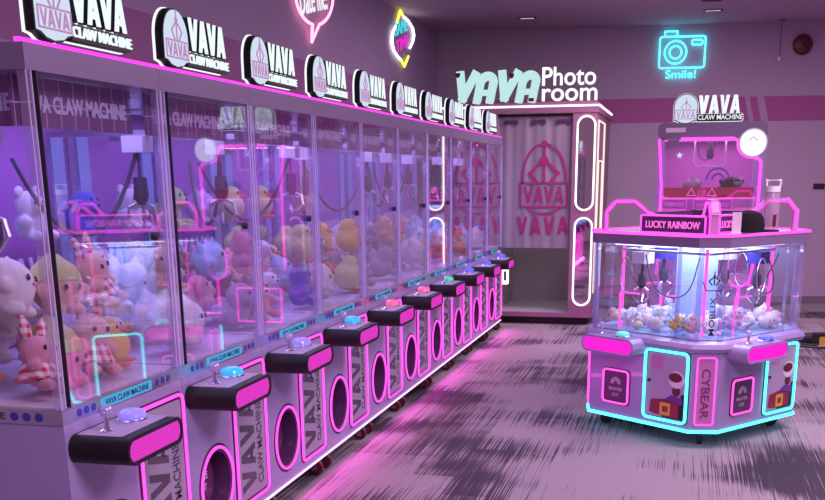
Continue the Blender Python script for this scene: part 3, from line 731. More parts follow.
MB().tube(ring_pts(octo(.006), .107), .010, 6, True).build('cyan_base_strip', M['neon_cyan'], isl)
MB().prism(octo(.012), 1.222, 1.285).build('roof', M['header'], isl)
MB().prism(octo(.0), 1.285, 1.29).build('roof_top', M['lilac_dull'], isl)
MB().tube(ring_pts(octo(.010), 1.290), .009, 6, True).build('roof_light_strip', M['neon_pink_soft'], isl)
MB().prism(octo(-.03), .667, .672).build('prize_bed', M['pale_col'], isl)
col = MB(Matrix.Rotation(PI/4, 4, 'Z')).box(-.115, .115, -.115, .115, .672, 1.222).build('centre_column', M['column'], isl)
MB().prism(octo(-.12), 1.205, 1.22).build('led_panel', M['led_bar'], isl)
for k in range(4):
    R4 = Matrix.Rotation(k*PI/2, 4, 'Z')
    F = R4 @ FR((-H, -H, 0), (1, 0, 0), (0, 0, 1), (0, -1, 0)); mk = lambda dz=0: MB(F)
    # hatch with rounded pink frame
    h = mk().prism(rrect(.233, .469, .185, .425, .03), 0, .004).build('prize_hatch', M['gasket'], isl)
    mk().prism(rrect(.259, .443, .211, .399, .02), .004, .007).build('flap', M['dark_plum'], h)
    mk().tube(neon_path(rrect(.245, .457, .197, .413, .026), .010), .0075, 6, True).build('neon_frame', M['neon_pink_soft'], h)
    rb = mk()
    for q, rr in enumerate((.040, .030, .020)): rb.stroke([(.351+rr*math.cos(t), .325+rr*math.sin(t)) for t in [PI*i/10 for i in range(11)]], .006, .007, .0085)
    rb.build('rainbow_print', M['plum_text'], h); rb = mk()
    rb.text('MASTER', .296, .408, .278, .300, .007, .0085, .01).text('OUT', .323, .381, .240, .262, .007, .0085, .01)
    rb.build('lettering', M['plum_text'], h)
    md = lambda: MB(F @ Matrix.Translation((-.062, 0, 0)))
    # service door, cyan frame, printed figure on a chest
    d = md().prism(rrect(.642, .998, .138, .598, .035), 0, .004).build('service_door', M['gasket'], isl)
    md().prism(rrect(.670, .970, .166, .570, .02), .004, .007).build('door_panel', M['lilac_dull'], d)
    md().tube(neon_path(rrect(.655, .985, .151, .585, .03), .011), .0095, 6, True).build('neon_frame', M['neon_cyan'], d)
    md().prism(rrect(.705, .795, .47, .565, .004), .007, .0085).stroke([(.72, .485), (.78, .50), (.72, .52), (.78, .545)], .012, .0085, .0095).build('pink_sticker', M['sign_pink'], d)
    md().prism([(.80, .168), (.968, .168), (.968, .33), (.945, .33), (.92, .25), (.83, .235), (.80, .20)], .007, .0078).build('print_shadow', M['black'], d)
    md().prism([(.70, .19), (.745, .178), (.93, .178), (.93, .27), (.80, .285), (.71, .27)], .0078, .0088).build('print_chest', M['print_maroon'], d)
    md().prism([(.80, .275), (.955, .262), (.955, .305), (.87, .318)], .0078, .0088).build('print_lid', M['print_purple'], d)
    md().frame(rrect(.785, .865, .182, .262, .01), rrect(.803, .848, .202, .240, .006), .0088, .0098).build('print_clasp', M['yellow'], d)
    md().prism(circle(.905, .345, .032, 16), .0078, .0088).build('print_body', M['red_dark'], d)
    md().prism([(.905+.062*math.cos(t), .418+.054*math.sin(t)) for t in [2*PI*i/24 for i in range(24)]], .0088, .0096).build('print_helmet', M['white'], d)
    md().prism([(.895+.052*math.cos(t), .430+.030*math.sin(t)) for t in [2*PI*i/20 for i in range(20)]], .0096, .0104).build('print_visor', M['red_dark'], d)
    md().lathe([(.010, .007), (.010, .018), (.004, .02)], (.692, .39, 0), 'c', 10).build('lock', M['rubber'], d)
    # control shelf with pink front
    P = rrect(.165, .600, .540, .648, .052, 8); Q = rrect(.178, .587, .553, .635, .04, 8)
    t = mk().prism(P, 0.001, .135).frame(P, Q, .135, .148).build('control_panel', M['lilac'], isl)
    mk().prism(Q, .136, .143).build('lit_front', M['grid_plain'], t)
    b = mk().lathe([(.052, .648), (.052, .655), (.045, .66)], (.45, 0, .075), 'b', 20).build('push_button', M['chrome'], t)
    mk().lathe([(.042, .659), (.046, .668), (.040, .678), (.024, .685), (.008, .687)], (.45, 0, .075), 'b', 20).build('button_dome', M['btn_teal' if k == 0 else 'btn_blue'], b)
    j = mk().lathe([(.022, .648), (.022, .654), (.008, .66), (.007, .70)], (.27, 0, .075), 'b', 12).build('joystick', M['chrome'], t)
    mk().ball((.27, .715, .075), .019).build('ball_knob', M['knob'], j)
    # glass and posts
    mk().box(CH+.03, S-CH-.03, .665, 1.222, -.03, -.024).build('front_glass', M['glass_isl'], isl)
    for a in (CH-.012, S-CH-.014): mk().rbox(a, a+.026, .665, 1.222, -.04, -.014, .006).build('corner_post', M['post'], isl)
    for a in (.78,): mk().rbox(a, a+.018, .665, 1.222, -.036, -.02, .005).build('corner_post', M['post'], isl)
    mk().box(.855, .870, .672, 1.205, -.20, -.185).build('neon_post', M['neon_pink_soft'], isl)
    mk().tube([(.30, .672, -.06), (.30, .90, -.06), (.31, .912, -.06), (.46, .912, -.06)], .006).build('neon_post', M['neon_pink_soft'], isl)
    # light box on the roof
    a0, a1 = (.44, .94) if k % 2 == 0 else (.23, .66)
    q0 = 0. if k % 2 == 0 else -.13
    lb = mk().prism(rrect(a0, a1, 1.292, 1.405, .015), -.11+q0, -.06+q0).build('roof_light_box', M['dark_plum'], isl)
    mk().tube(neon_path(rrect(a0+.006, a1-.006, 1.297, 1.400, .012), -.058+q0), .006, 6, True).build('neon_frame', M['neon_pink'], lb)
    mk().text('LUCKY RAINBOW', a0+.045, a1-.045, 1.325, 1.368, -.06+q0, -.056+q0, .012).build('lettering', M['sign_pink_neon'], lb)
    # gantry, claw, cables
    g = mk().box(.20, .87, 1.165, 1.18, -.20, -.18).build('gantry_rail', M['chrome'], isl)
    cx = (.36, .72, .55, .45)[k]
    c = mk().box(cx-.05, cx+.05, 1.09, 1.165, -.25, -.15).build('claw_carriage', M['strip_dot'] if k % 2 else M['white'], isl)
    cl = mk().tube([(cx, 1.09, -.2), (cx, 1.0, -.2)], .012, 10).tube([(cx, 1.02, -.2), (cx, .96, -.2), (cx, .93, -.2)], [.026, .030, .015], 12).build('claw', M['cable'], isl)
    for q in range(3):
        a = 2*PI*q/3; da, dc = math.cos(a), math.sin(a)
        mk().tube([(cx+.012*da, .94, -.2+.012*dc), (cx+.05*da, .92, -.2+.05*dc), (cx+.058*da, .88, -.2+.058*dc), (cx+.02*da, .84, -.2+.02*dc)], .006).build('prong', M['chrome'], cl)
    pts = [(cx+.05+(.80-cx)*i/14, 1.15-.26*math.sin(PI*i/14), -.17+.05*math.sin(i*.5)) for i in range(15)]
    mk().tube(pts, .0045).build('coil_cable', M['cable'], isl)
    pts = [(cx-.03-.10*math.sin(2*PI*i/16)*.5-.04, 1.02+.11*math.cos(2*PI*i/16), -.12) for i in range(17)]
    mk().tube(pts, .004).build('coil_cable', M['steel'], isl)
    # corner facet: strip with pink outline, clear pane with printed mark, caster, arch on the roof
    q2 = math.sqrt(.5)
    G = R4 @ FR((H-CH/2, -H+CH/2, 0), (q2, q2, 0), (0, 0, 1), (q2, -q2, 0)); mc = lambda: MB(G)
    s = mc().prism(rrect(-.060, .060, .145, .575, .02), 0, .004).build('corner_strip', M['sign_pink'], isl)
    mc().tube(neon_path(rrect(-.056, .056, .151, .569, .016), .008), .0065, 6, True).build('neon_frame', M['neon_pink_soft'], s)
    mc().text('CYBEAR', -.026, .026, .19, .50, .004, .006, .01, turn=2).build('lettering', M['plum_text2'], s)
    gl = mc().box(-.075, .075, .665, 1.222, -.03, -.024).build('corner_glass', M['glass_isl'], isl)
    if k == 0:
        pr = mc().text('MOBLIX', -.002, .032, .70, .93, -.023, -.021, .01, turn=1)
        pr.emblem_art(.015, .96, .12, -.023, -.021, .007); pr.stroke([(-.05, 1.02), (-.03, .97), (.06, .97), (.08, 1.02), (.06, 1.06)], .006, -.023, -.021)
        pr.build('printed_mark', M['strip_text'], gl)
    w = mc().box(-.03, .03, .085, .115, -.16, -.08).build('caster', M['chrome'], isl)
    mc().lathe([(.012, -.016), (.042, -.014), (.044, 0), (.042, .014), (.012, .016)], (0, .044, -.12), 'a', 18).build('wheel', M['rubber'], w)
    if k == 2: continue
    A = R4 @ FR((0, 0, 0), (q2, -q2, 0), (0, 0, 1), (-q2, -q2, 0))
    path = [(.60, 1.292), (.60, 1.41), (.545, 1.475), (.42, 1.475), (.34, 1.41), (.28, 1.38), (.28, 1.292)]
    ar = MB(A); ar.stroke(path, .034, -.022, .022); ar = ar.build('roof_arch', M['sign_pink'], isl)
    for c in (-.026, .026): MB(A).tube([(a, b, c) for a, b in path], .009).build('neon_line', M['neon_pink'], ar)
ld = bpy.data.lights.new('cabinet_lamp', 'AREA'); ld.shape = 'SQUARE'; ld.size = .7; ld.energy = 11.; ld.color = (.58, .64, 1.)
lo = bpy.data.objects.new('cabinet_lamp', ld); C.objects.link(lo); lo.parent = isl; lo.location = (0, 0, 1.20)
# white plush filling of the island
rnd = random.Random(5); placed = []
small = None
MINI = ['white']*7 + ['sky', 'cream']
for k in range(64):
    rad = rnd.uniform(.038, .055); best = None
    for q in range(30):
        x = rnd.uniform(-.43, .43); y = rnd.uniform(-.43, .43)
        if abs(x)+abs(y) < .17+rad*1.4 or abs(x)+abs(y) > .74: continue
        z = .672+rad
        for (px, py, pz, pr) in placed:
            dd = (x-px)**2+(y-py)**2; R = (rad+pr)*.88
            if dd < R*R: z = max(z, pz+math.sqrt(R*R-dd))
        if best is None or z < best[0]: best = (z, x, y)
    z, x, y = best
    if z > .83: continue
    placed.append((x, y, z, rad)); kind = rnd.choice(['cat', 'cat', 'bear', 'puppy']); colr = rnd.choice(MINI)
    o = copy_tree(KIND[kind]); p = IC + x*U + y*V
    for ch in list(o.children):
        n = ch.name.split('.')[0]
        if n in COLPART[kind]: slot(ch, PL[colr])
        elif n == 'muzzle': slot(ch, PL[colr])
    o.location = (p.x, p.y, z); o.scale = (rad, rad, rad); o.rotation_euler = (rnd.uniform(-.9, .4), rnd.uniform(-.6, .6), rnd.uniform(-3, 3))
    w = {'white': 'white', 'sky': 'pale blue', 'cream': 'cream'}[colr]
    tag(o, 'small %s %s plush lying in the white heap of the octagonal island machine' % (w, {'cat': 'round', 'bear': 'bear', 'puppy': 'puppy'}[kind]), 'plush toy', 'small %s %s plush in the island machine' % (w, kind))
for (dx, dy, kind, colr, rad, lab) in ((.31, -.43, 'puppy', 'tan', .055, 'tan little puppy plush at the front corner glass of the octagonal island machine'), (.20, -.44, 'bear', 'yellow', .05, 'yellow little bear plush against the front glass of the octagonal island machine'),
                                       (.43, -.16, 'bear', 'lilac', .075, 'lilac bear plush lying in the octagonal island machine beside the pink arc')):
    o = copy_tree(KIND[kind]); p = IC + dx*U + dy*V
    for ch in list(o.children):
        if ch.name.split('.')[0] in COLPART[kind]: slot(ch, PL[colr])
    o.location = (p.x, p.y, .75); o.scale = (rad,)*3; o.rotation_euler = (-.5, .3, TH+.3); tag(o, lab, 'plush toy', 'coloured plush in the island machine')

bpy.context.view_layer.update()
for o in list(C.objects):
    if o.get('group', '').endswith('in the island machine') and not o.parent:
        lo, hi = span(o); o.location.z += max(0, .673-lo[2])
# things on the island's roof
def on_isl(x, y, z): return (x, y, z)
b = tag(empty('drink_bottle', (2.46, 4.03, 1.2985)), 'tall pale translucent bottle with a handle lid on the island machine roof', 'bottle')
MB().tube([(0, 0, 0), (0, 0, .02), (0, 0, .21), (0, 0, .235)], [.042, .047, .047, .040], 24).build('body', M['frosted'], b)
MB().tube([(0, 0, .235), (0, 0, .27)], [.045, .043], 24).build('lid', M['white'], b)
MB().tube([(-.04, 0, .27), (-.042, 0, .305), (.042, 0, .305), (.04, 0, .27)], .007).build('handle', M['white'], b)
MB().box(.008, .028, -.049, -.046, .03, .10).build('red_print', M['red_dark'], b)
cp = tag(empty('black_cap', (2.318, 3.885, 1.2985), .2), 'black baseball cap lying on the island machine roof beside the bottle', 'cap')
cm = MB(); n = 20; prof = [(1., 0.), (1., .35), (.93, .62), (.75, .85), (.4, .97), (.05, 1.)]
cm.add([(r*.10*math.cos(2*PI*i/n), r*.085*math.sin(2*PI*i/n), h*.13) for r, h in prof for i in range(n)], [(j*n+i, j*n+(i+1) % n, (j+1)*n+(i+1) % n, (j+1)*n+i) for j in range(5) for i in range(n)] + [tuple(range(n-1, -1, -1)), tuple(range(5*n, 6*n))])
cm.build('crown', M['cap_cloth'], cp)
bp = [(.06+.13*math.sin(t), -.075*math.cos(t)) for t in [PI*i/14 for i in range(15)]]
MB().prism(bp, .002, .012).build('peak', M['cap_cloth'], cp)
cd = tag(empty('card_holder', (2.240, 3.655, 1.2985), -.1), 'small upright white card stand on the island machine roof beside the cap', 'card stand')
MB().box(-.03, .03, -.02, .02, 0, .008).build('base', M['white'], cd)
MB().box(-.026, .026, -.004, .004, .008, .125).build('card', M['cream_pad'], cd)

# ------------------------------------------------------------------ tall single machine behind the island
TX, TY, TW, TD, TT = 1.675, 6.5, .885, .85, 2.06
tw = tag(empty('tall_claw_machine', (TX, TY, 0)), 'tall single claw machine with round white disc standing behind the octagonal island', 'claw machine')
f = lambda: MB(FRONT)
b = f().box(0, TW, .10, .74, -TD, 0); b.build('base_cabinet', M['lilac'], tw)
f().prism(rrect(-.004, TW+.004, 1.93, TT, .045), -TD, .0).build('header', M['header'], tw)
for a in (0., TW-.055):
    f().rbox(a, a+.055, .74, 1.94, -.05, 0, .012).build('front_post', M['lilac'], tw); f().rbox(a, a+.055, .74, 1.94, -TD, -TD+.05, .012).build('front_post', M['lilac'], tw)
f().box(.03, TW-.03, .74, 1.94, -TD+.005, -TD+.02).build('back_panel', M['tower_back'], tw)
f().box(.055, TW-.055, .745, 1.93, -.03, -.024).build('front_glass', M['glass'], tw)
for a in (.012, TW-.018): f().box(a, a+.006, .745, 1.93, -TD+.05, -.05).build('side_glass', M['glass_side'], tw)
f().box(.055, TW-.055, .74, .75, -TD+.02, -.03).build('prize_bed', M['bed'], tw)
ar = [(.77+.115*math.cos(t), 1.893+.115*math.sin(t)) for t in [PI*(1-.05) + i*(PI*.55)/10 for i in range(11)]]
f().tube([(.046, .80, .008), (.046, 1.25, .008), (.046, 1.55, .008), (.012, 1.935, .008)], .012).build('neon_line', M['neon_pink'], tw)
f().tube([(.19, 1.932, .008), (.62, 1.932, .008)] + [(a, z, .008) for a, z in ar] + [(.825, 1.77, .008), (.85, 1.74, .008), (.85, 1.3, .008), (.85, .90, .008), (.82, .74, .008), (.74, .70, .008), (.66, .74, .008), (.64, .82, .008), (.64, .98, .008)], .012).build('neon_line', M['neon_pink'], tw)
f().tube([(.745, .70, .008), (.735, .30, .008)], .014).build('neon_line', M['neon_pink'], tw)
f().tube([(.10, .62, .008), (.10, .30, .008), (.55, .30, .008), (.55, .62, .008)], .010, 6, True).build('neon_line', M['neon_pink'], tw)
dc = f().lathe([(.118, .0), (.118, .03), (.108, .034)], (.775, 1.893, 0), 'c', 36).build('round_sign', M['white'], tw)
f().lathe([(.106, .034), (.104, .038), (.05, .040), (.01, .041)], (.775, 1.893, 0), 'c', 36).build('lit_face', M['disc_white'], dc)
f().stroke([(.74, 1.91), (.775, 1.94), (.81, 1.91)], .006, .041, .0425).build('face_print', M['plum_text'], dc)
f().rbox(.062, .225, 1.985, 2.022, 0, .003, .006).build('cream_label', M['cream_pad'], tw)
f().rbox(.085, .175, 1.865, 1.925, -.02, -.012, .004).build('dark_label', M['header'], tw)
f().prism([(.185+.03*(1 if i % 2 == 0 else .42)*math.sin(2*PI*i/10), 1.80+.03*(1 if i % 2 == 0 else .42)*math.cos(2*PI*i/10)) for i in range(10)], -.022, -.019).build('star_sticker', M['sign_pale'], tw)
fr_ = f().frame(rrect(.30, .575, 1.705, 1.96, .05), rrect(.315, .56, 1.72, 1.945, .04), -.24, -.22).build('claw_frame', M['white'], tw)
f().tube([(.44, 1.93, -.3), (.44, 1.83, -.3)], .012).tube([(.44, 1.86, -.3), (.44, 1.80, -.3), (.44, 1.77, -.3)], [.03, .035, .016], 12).build('claw', M['cable'], tw)
f().tube([(.40+.06*math.sin(2*PI*i/14), 1.85+.09*math.cos(2*PI*i/14), -.27) for i in range(15)], .006).build('coil_cable', M['cable'], tw)
f().box(.06, TW-.06, 1.44, 1.455, -.40, -.05).build('shelf', M['sign_pink'], tw)
f().box(.07, TW-.07, 1.455, 1.535, -.06, -.05).build('reflected_band', M['red_reflection'], tw)  # glowing red band, triangles and strip put in for a sign's reflection
for a in (.30, .47): f().tube([(a-.035, 1.47, -.046), (a, 1.53, -.046), (a+.035, 1.47, -.046)], .005, 6, True).build('reflected_triangle', M['neon_pink_soft'], tw)
f().box(.06, TW-.06, 1.440, 1.452, -.05, -.04).build('reflected_strip', M['neon_pink_soft'], tw)
f().stroke([(.53+.10*math.cos(t), 1.60+.10*math.sin(t)) for t in [PI*i/14 for i in range(15)]], .012, -TD+.02, -TD+.026).stroke([(.53+.05*math.cos(t), 1.60+.05*math.sin(t)) for t in [PI*i/14 for i in range(15)]], .012, -TD+.02, -TD+.026).build('rainbow_print', M['strip_dot'], tw)
s0 = sign_parts(tw, .12, TT-.004, -.04, .56, .235)
ld = bpy.data.lights.new('cabinet_lamp', 'AREA'); ld.shape = 'RECTANGLE'; ld.size = .7; ld.size_y = .5; ld.energy = 7.; ld.color = (1., .35, .85)
lo = bpy.data.objects.new('cabinet_lamp', ld); C.objects.link(lo); lo.parent = tw; lo.location = (TW/2, TD/2, 1.92)
f().box(.05, TW-.05, 1.915, 1.928, -.12, -.10).build('led_bar', M['neon_pink_soft'], tw)
for a in (.10, TW-.10): caster(tw, a, .08, M['rubber'])
o = copy_tree(KIND['puppy']); 
for ch in o.children:
    if ch.name.split('.')[0] in ('body', 'ear'): slot(ch, PL['black'])
o.location = (TX+.62, TY+.25, 1.455+.062+.03); o.scale = (.15, .10, .095); o.rotation_euler = (0, 0, .5); tag(o, 'black plush lying on the pink shelf of the tall machine behind the island', 'plush toy')
o = copy_tree(KIND['cat'])
for ch in o.children:
    if ch.name.split('.')[0] in ('body', 'ear'): slot(ch, PL['grey'])
o.location = (TX+.30, TY+.25, 1.455+.085); o.scale = (.12, .09, .08); tag(o, 'grey round plush on the pink shelf of the tall machine behind the island', 'plush toy')

# ------------------------------------------------------------------ photo booth
BY = 9.0
bo = tag(empty('photo_booth', (0, BY, 0)), 'mauve walk-in photo booth with white neon capsule mirrors and a curtain', 'photo booth')
f = lambda: MB(FRONT); BD = 1.9
f().box(-.70, .90, 0, .085, -BD, -.10).build('plinth', M['black'], bo)
f().box(-.75, .955, .085, .135, -BD, 0).build('floor_slab', M['plum_paint'], bo)
f().box(-.15, .69, .135, .14, -BD, -.03).build('booth_floor', M['booth_in'], bo)
f().box(-.75, -.15, .135, 2.30, -BD, -.02).build('side_cabinet', M['plum_paint'], bo)
f().box(-.15, -.14, .14, 2.30, -BD, -.04).box(-.15, .69, .14, 2.30, -1.25, -1.2).box(.68, .69, .14, 2.30, -1.2, -.04).build('inner_lining', M['booth_in'], bo)
pl = f().rbox(.69, .952, .135, 2.30, -.35, 0, .01).build('pillar', M['plum_paint'], bo)
f().box(.80, .95, .135, 2.30, -BD, -.35).build('side_wall', M['plum_paint'], bo)
rf = f().box(-.76, .965, 2.30, 2.405, -BD, .01).build('roof', M['plum_paint'], bo)
f().box(-.76, .965, 2.362, 2.380, .01, .022).box(.965, .977, 2.362, 2.380, -BD, .022).build('light_line', M['neon_white'], rf)
SX = FR((0, 0, 0), (0, 1, 0), (0, 0, 1), (1, 0, 0))
for z0, z1 in ((1.275, 2.262), (.228, 1.189)):
    mr = f().prism(rrect(.752, .922, z0+.012, z1-.012, .085, 10), .0, .004).build('capsule_mirror', M['mirror'], bo)
    f().tube(neon_path(rrect(.742, .932, z0, z1, .095, 10), .008), .0105, 6, True).build('neon_frame', M['neon_white'], mr)
for (y0, y1, z0, z1) in ((.10, .95, .35, 2.22), (.22, .80, .35, 1.80)):
    MB(SX).tube([(y, z, .958) for y, z in ((y0, z0), (y0, z1), (y1, z1), (y1, z0))], .010).build('side_light_line', M['gold'], bo)
tk = f().rbox(-.10, .0, .44, .64, -.06, -.045, .01) if False else f().frame(rrect(-.085, -.0, .445, .635, .02), rrect(-.06, -.025, .485, .595, .012), -.03, -.018)
tk.build('square_light', M['neon_white'], bo)
# VAVA Photo room
def round_vava(mb, a0, a1, b0, b1, c0, c1):
    Hh = b1-b0; L = (a1-a0)/4; w = .085
    sl = lambda x, y: (x + (y-Hh/2)*.20, b0+y)
    for k in range(4):
        o = a0+k*L
        if k % 2 == 0: mb.stroke([sl(o+.035, Hh-.02), sl(o+L*.47, .045), sl(o+L-.03, Hh-.02)], w, c0, c1)
        else:
            r = L/2-.045; P = [sl(o+.045, .02), sl(o+.045, Hh-.05-r)] + [sl(o+L/2-r*math.cos(t), Hh-.05-r+r*1.05*math.sin(t)) for t in [PI*i/12 for i in range(1, 12)]] + [sl(o+L-.045, Hh-.05-r), sl(o+L-.045, .02)]
            mb.stroke(P, w, c0, c1); mb.stroke([sl(o+.06, .105), sl(o+L-.06, .105)], .06, c0, c1-.004)
    return mb
ls = f().box(-.62, .93, 2.405, 2.425, -.10, -.06).build('roof_sign_rail', M['plum_paint'], bo)
round_vava(f(), -.64, .30, 2.425, 2.745, -.095, -.045).build('aqua_letters', M['aqua_lit'], ls)
f().text('Photo', .335, .915, 2.585, 2.775, -.08, -.05, .008).build('photo_letters', M['photo_white'], ls)
f().text('room', .335, .935, 2.425, 2.555, -.08, -.05, .008).build('room_letters', M['photo_white'], ls)
for a, z in ((-.60, 2.74), (.0, 2.72), (.22, 2.427)):
    f().prism([(a-.03, z), (a+.03, z), (a+.02, z-.04), (a, z-.055), (a-.02, z-.04)] if z > 2.5 else [(a-.03, z), (a+.03, z), (a+.03, z+.035), (a-.03, z+.035)], -.045, -.035).build('red_bow', M['red_dark'], ls)
ld = bpy.data.lights.new('booth_fill', 'AREA'); ld.size = .5; ld.energy = 5.; ld.color = (1., .85, .88)  # added fill lamp that lifts the dark booth interior
lo = bpy.data.objects.new('booth_fill', ld); C.objects.link(lo); lo.parent = bo; lo.location = (.27, .6, 2.28)
# curtain with printed badge
def fold(x): return .005*math.sin(x*31.) + .003*math.sin(x*57.+1.)
cu = tag(empty('curtain', (0, BY+.06, 0)), 'mauve white curtain with dark pink claw badge hanging in the photo booth opening', 'curtain')
nx, nz = 90, 6; x0, x1, z0, z1 = -.135, .675, .855, 2.265; v = []; fs = []
for sgn in (-.003, .003):
    for j in range(nz+1):
        for i in range(nx+1):
            x = x0+(x1-x0)*i/nx; v.append((x, sgn+fold(x), z0+(z1-z0)*j/nz))
n1 = (nx+1)*(nz+1)
for j in range(nz):
    for i in range(nx):
        a = j*(nx+1)+i; q = (a, a+1, a+nx+2, a+nx+1); fs += [q, tuple(k+n1 for k in q[::-1])]
for i in range(nx): fs += [(i, i+n1, i+1+n1, i+1), (nz*(nx+1)+i, nz*(nx+1)+i+1, nz*(nx+1)+i+1+n1, nz*(nx+1)+i+n1)]
for j in range(nz): fs += [(j*(nx+1), (j+1)*(nx+1), (j+1)*(nx+1)+n1, j*(nx+1)+n1), (j*(nx+1)+nx, j*(nx+1)+nx+n1, (j+1)*(nx+1)+nx+n1, (j+1)*(nx+1)+nx)]
MB().add(v, fs).build('cloth', M['curtain'], cu, 80)
pr = f(); c0, c1 = .0115, .013; ca = .378; hw = .262
arc = [(ca+.24*math.cos(t), 1.62+.36*math.sin(t)) for t in [PI*i/24 for i in range(25)]]
pr.stroke([(ca-.24, 1.57)] + arc[::-1] + [(ca+.24, 1.57)], .024, c0, c1)
pr.prism(circle(ca, 1.985, .034, 16), c0, c1+.003); pr.prism(circle(ca, 1.80, .052, 20), c0, c1+.004); pr.stroke([(ca, 1.98), (ca, 1.58)], .030, c0, c1)
for k in (-1, 1): pr.stroke([(ca+.03*k, 1.79), (ca+.16*k, 1.67), (ca+.07*k, 1.57)], .034, c0, c1)
pr.stroke([(ca-hw, 1.565), (ca+hw, 1.565), (ca+hw, 1.31), (ca-hw, 1.31), (ca-hw, 1.565)], .022, c0, c1)
pr.vava(ca-.225, ca+.225, 1.345, 1.53, c0, c1, wt=.28); pr.stroke([(ca-.19, 1.30), (ca-.10, 1.245), (ca, 1.23), (ca+.10, 1.245), (ca+.19, 1.30)], .024, c0, c1)
pr.vava(ca-.30, ca+.285, 1.01, 1.20, c0, c1, wt=.30, gap=.05)
pr.build('badge_print', M['curtain_print'], cu)
for x in (.0, .31, .585):
    f2 = f(); f2.rbox(x-.075, x+.075, 2.20, 2.235, .012, .022, .01).prism(circle(x-.055, 2.21, .026, 12), .012, .024).prism(circle(x+.055, 2.21, .026, 12), .012, .024); f2.build('grommet_fold', M['dark_plum'], cu)
rd = tag(MB().tube([(-.145, BY+.055, 2.282), (.685, BY+.055, 2.282)], .012, 10).build('curtain_rod', M['rubber']), 'dark curtain rod across the top of the photo booth opening', 'curtain rod')

# ------------------------------------------------------------------ neon signs on the walls, small wall things
WL = FR((-1.36, 0, 0), (0, 1, 0), (0, 0, 1), (1, 0, 0))
def rot(P, c, a): return [(c[0]+(x-c[0])*math.cos(a)-(y-c[1])*math.sin(a), c[1]+(x-c[0])*math.sin(a)+(y-c[1])*math.cos(a)) for x, y in P]
bs = tag(empty('speech_bubble_sign'), 'pink neon speech bubble sign with white lettering high on the wall', 'neon sign', 'neon signs on the walls')
cc = (6.43, 3.18); el = [(cc[0]+.50*math.cos(t), cc[1]+.245*math.sin(t)) for t in [-1.47 + i*(2*PI-.38)/44 for i in range(45)]]
el = [(6.30, 2.775)] + rot(el, cc, .17) + [(6.30, 2.775)]
MB(WL).tube([(a, z, .04) for a, z in el], .013).build('neon_outline', M['neon_rose'], bs)
T2 = WL @ Matrix.Translation((6.08, 2.965, 0)) @ Matrix.Rotation(.20, 4, 'Z')
MB(T2).text('Date me!', .0, .72, .0, .24, .03, .036, .0).build('lettering', M['word_white'], bs)
ds = tag(empty('diamond_sign'), 'diamond neon sign with cyan and magenta words and yellow tips on the wall', 'neon sign', 'neon signs on the walls')
tb = lambda *P: MB(WL).tube([(a, z, .03) for a, z in P], .016)
tb((9.19, 3.30), (9.35, 3.445), (9.50, 3.40)).build('yellow_tip', M['neon_yellow'], ds)
tb((9.35, 2.93), (9.50, 2.875), (9.69, 3.0)).build('yellow_tip', M['neon_yellow'], ds)
tb((9.53, 3.40), (9.70, 3.385), (9.90, 3.335), (9.955, 3.26), (9.90, 3.18), (9.76, 3.10)).build('white_arc', M['neon_white'], ds)
tb((9.14, 3.26), (9.0, 3.17), (8.96, 3.08), (9.03, 3.0), (9.22, 2.945), (9.33, 2.93)).build('white_arc', M['neon_white'], ds)
G2 = WL @ Matrix.Translation((9.10, 3.145, 0)) @ Matrix.Rotation(.22, 4, 'Z')
MB(G2).text('GAME', .0, .62, .0, .135, .02, .026, .0).build('cyan_word', M['word_cyan'], ds)
G3 = WL @ Matrix.Translation((9.20, 2.985, 0)) @ Matrix.Rotation(.25, 4, 'Z')
MB(G3).text('TIME', .0, .56, .0, .125, .02, .026, .0).build('magenta_word', M['word_mag'], ds)

cs = tag(empty('camera_sign', (0, on_wall(0)-.004, 0), .0747), 'cyan neon camera outline sign with a word below on the back wall', 'neon sign', 'neon signs on the walls')
f = lambda: MB(FRONT); k0 = 0.004
tb = lambda P, cl=True: f().tube(neon_path(P, .035), .0115, 6, cl)
tb(rrect(1.497, 2.058, 2.952, 3.322, .03)).build('camera_outline', M['neon_cyan'], cs)
tb(circle(1.695, 3.137, .135, 32)).build('lens_ring', M['neon_cyan'], cs); tb(circle(1.695, 3.137, .075, 28)).build('lens_ring', M['neon_cyan'], cs)
tb(rrect(1.893, 2.022, 3.222, 3.278, .02)).build('viewfinder', M['neon_cyan'], cs)
tb([(1.555, 3.325), (1.555, 3.385), (1.708, 3.385), (1.708, 3.325)], False).build('shutter', M['neon_cyan'], cs)
f().text('Smile!', 1.585, 1.960, 2.828, 2.925, .02, .04, .0).build('lettering', M['neon_cyan'], cs)
bl = tag(empty('alarm_bell', (3.225, on_wall(3.225)-.006, 3.19), .0747), 'dark red round alarm bell on the back wall', 'bell')
f().lathe([(.03, 0), (.03, .03), (.118, .032), (.12, .05), (.10, .075), (.05, .09), (.01, .093)], (0, 0, 0), 'c', 32).build('bell_dome', M['red_dark'], bl)
f().lathe([(.016, .09), (.016, .104), (.006, .106)], (0, 0, 0), 'c', 12).build('bolt', M['rubber'], bl)
sr = tag(empty('drop_rod', (2.952, 11.45, CEIL)), 'thin rod with a small sensor hanging from the ceiling beside the alarm bell', 'sensor')
MB().tube([(0, 0, 0), (0, 0, -.43)], .007, 8).build('rod', M['skirting'], sr)
MB().lathe([(.045, -.012), (.045, 0)], (0, 0, 0), 'c', 16).build('ceiling_plate', M['skirting'], sr)
MB().lathe([(.020, -.475), (.022, -.43)], (0, 0, 0), 'c', 14).build('sensor_head', M['cream_pad'], sr)
sk = tag(empty('wall_socket', (3.58, on_wall(3.58)-.004, 1.49), .0747), 'small black double wall socket on the back wall', 'socket')
f().rbox(-.07, .07, -.035, .035, 0, .012, .008).build('plate', M['rubber'], sk)
for a in (-.032, .032): f().prism(circle(a, 0, .018, 14), .012, .015).build('outlet', M['gasket'], sk)
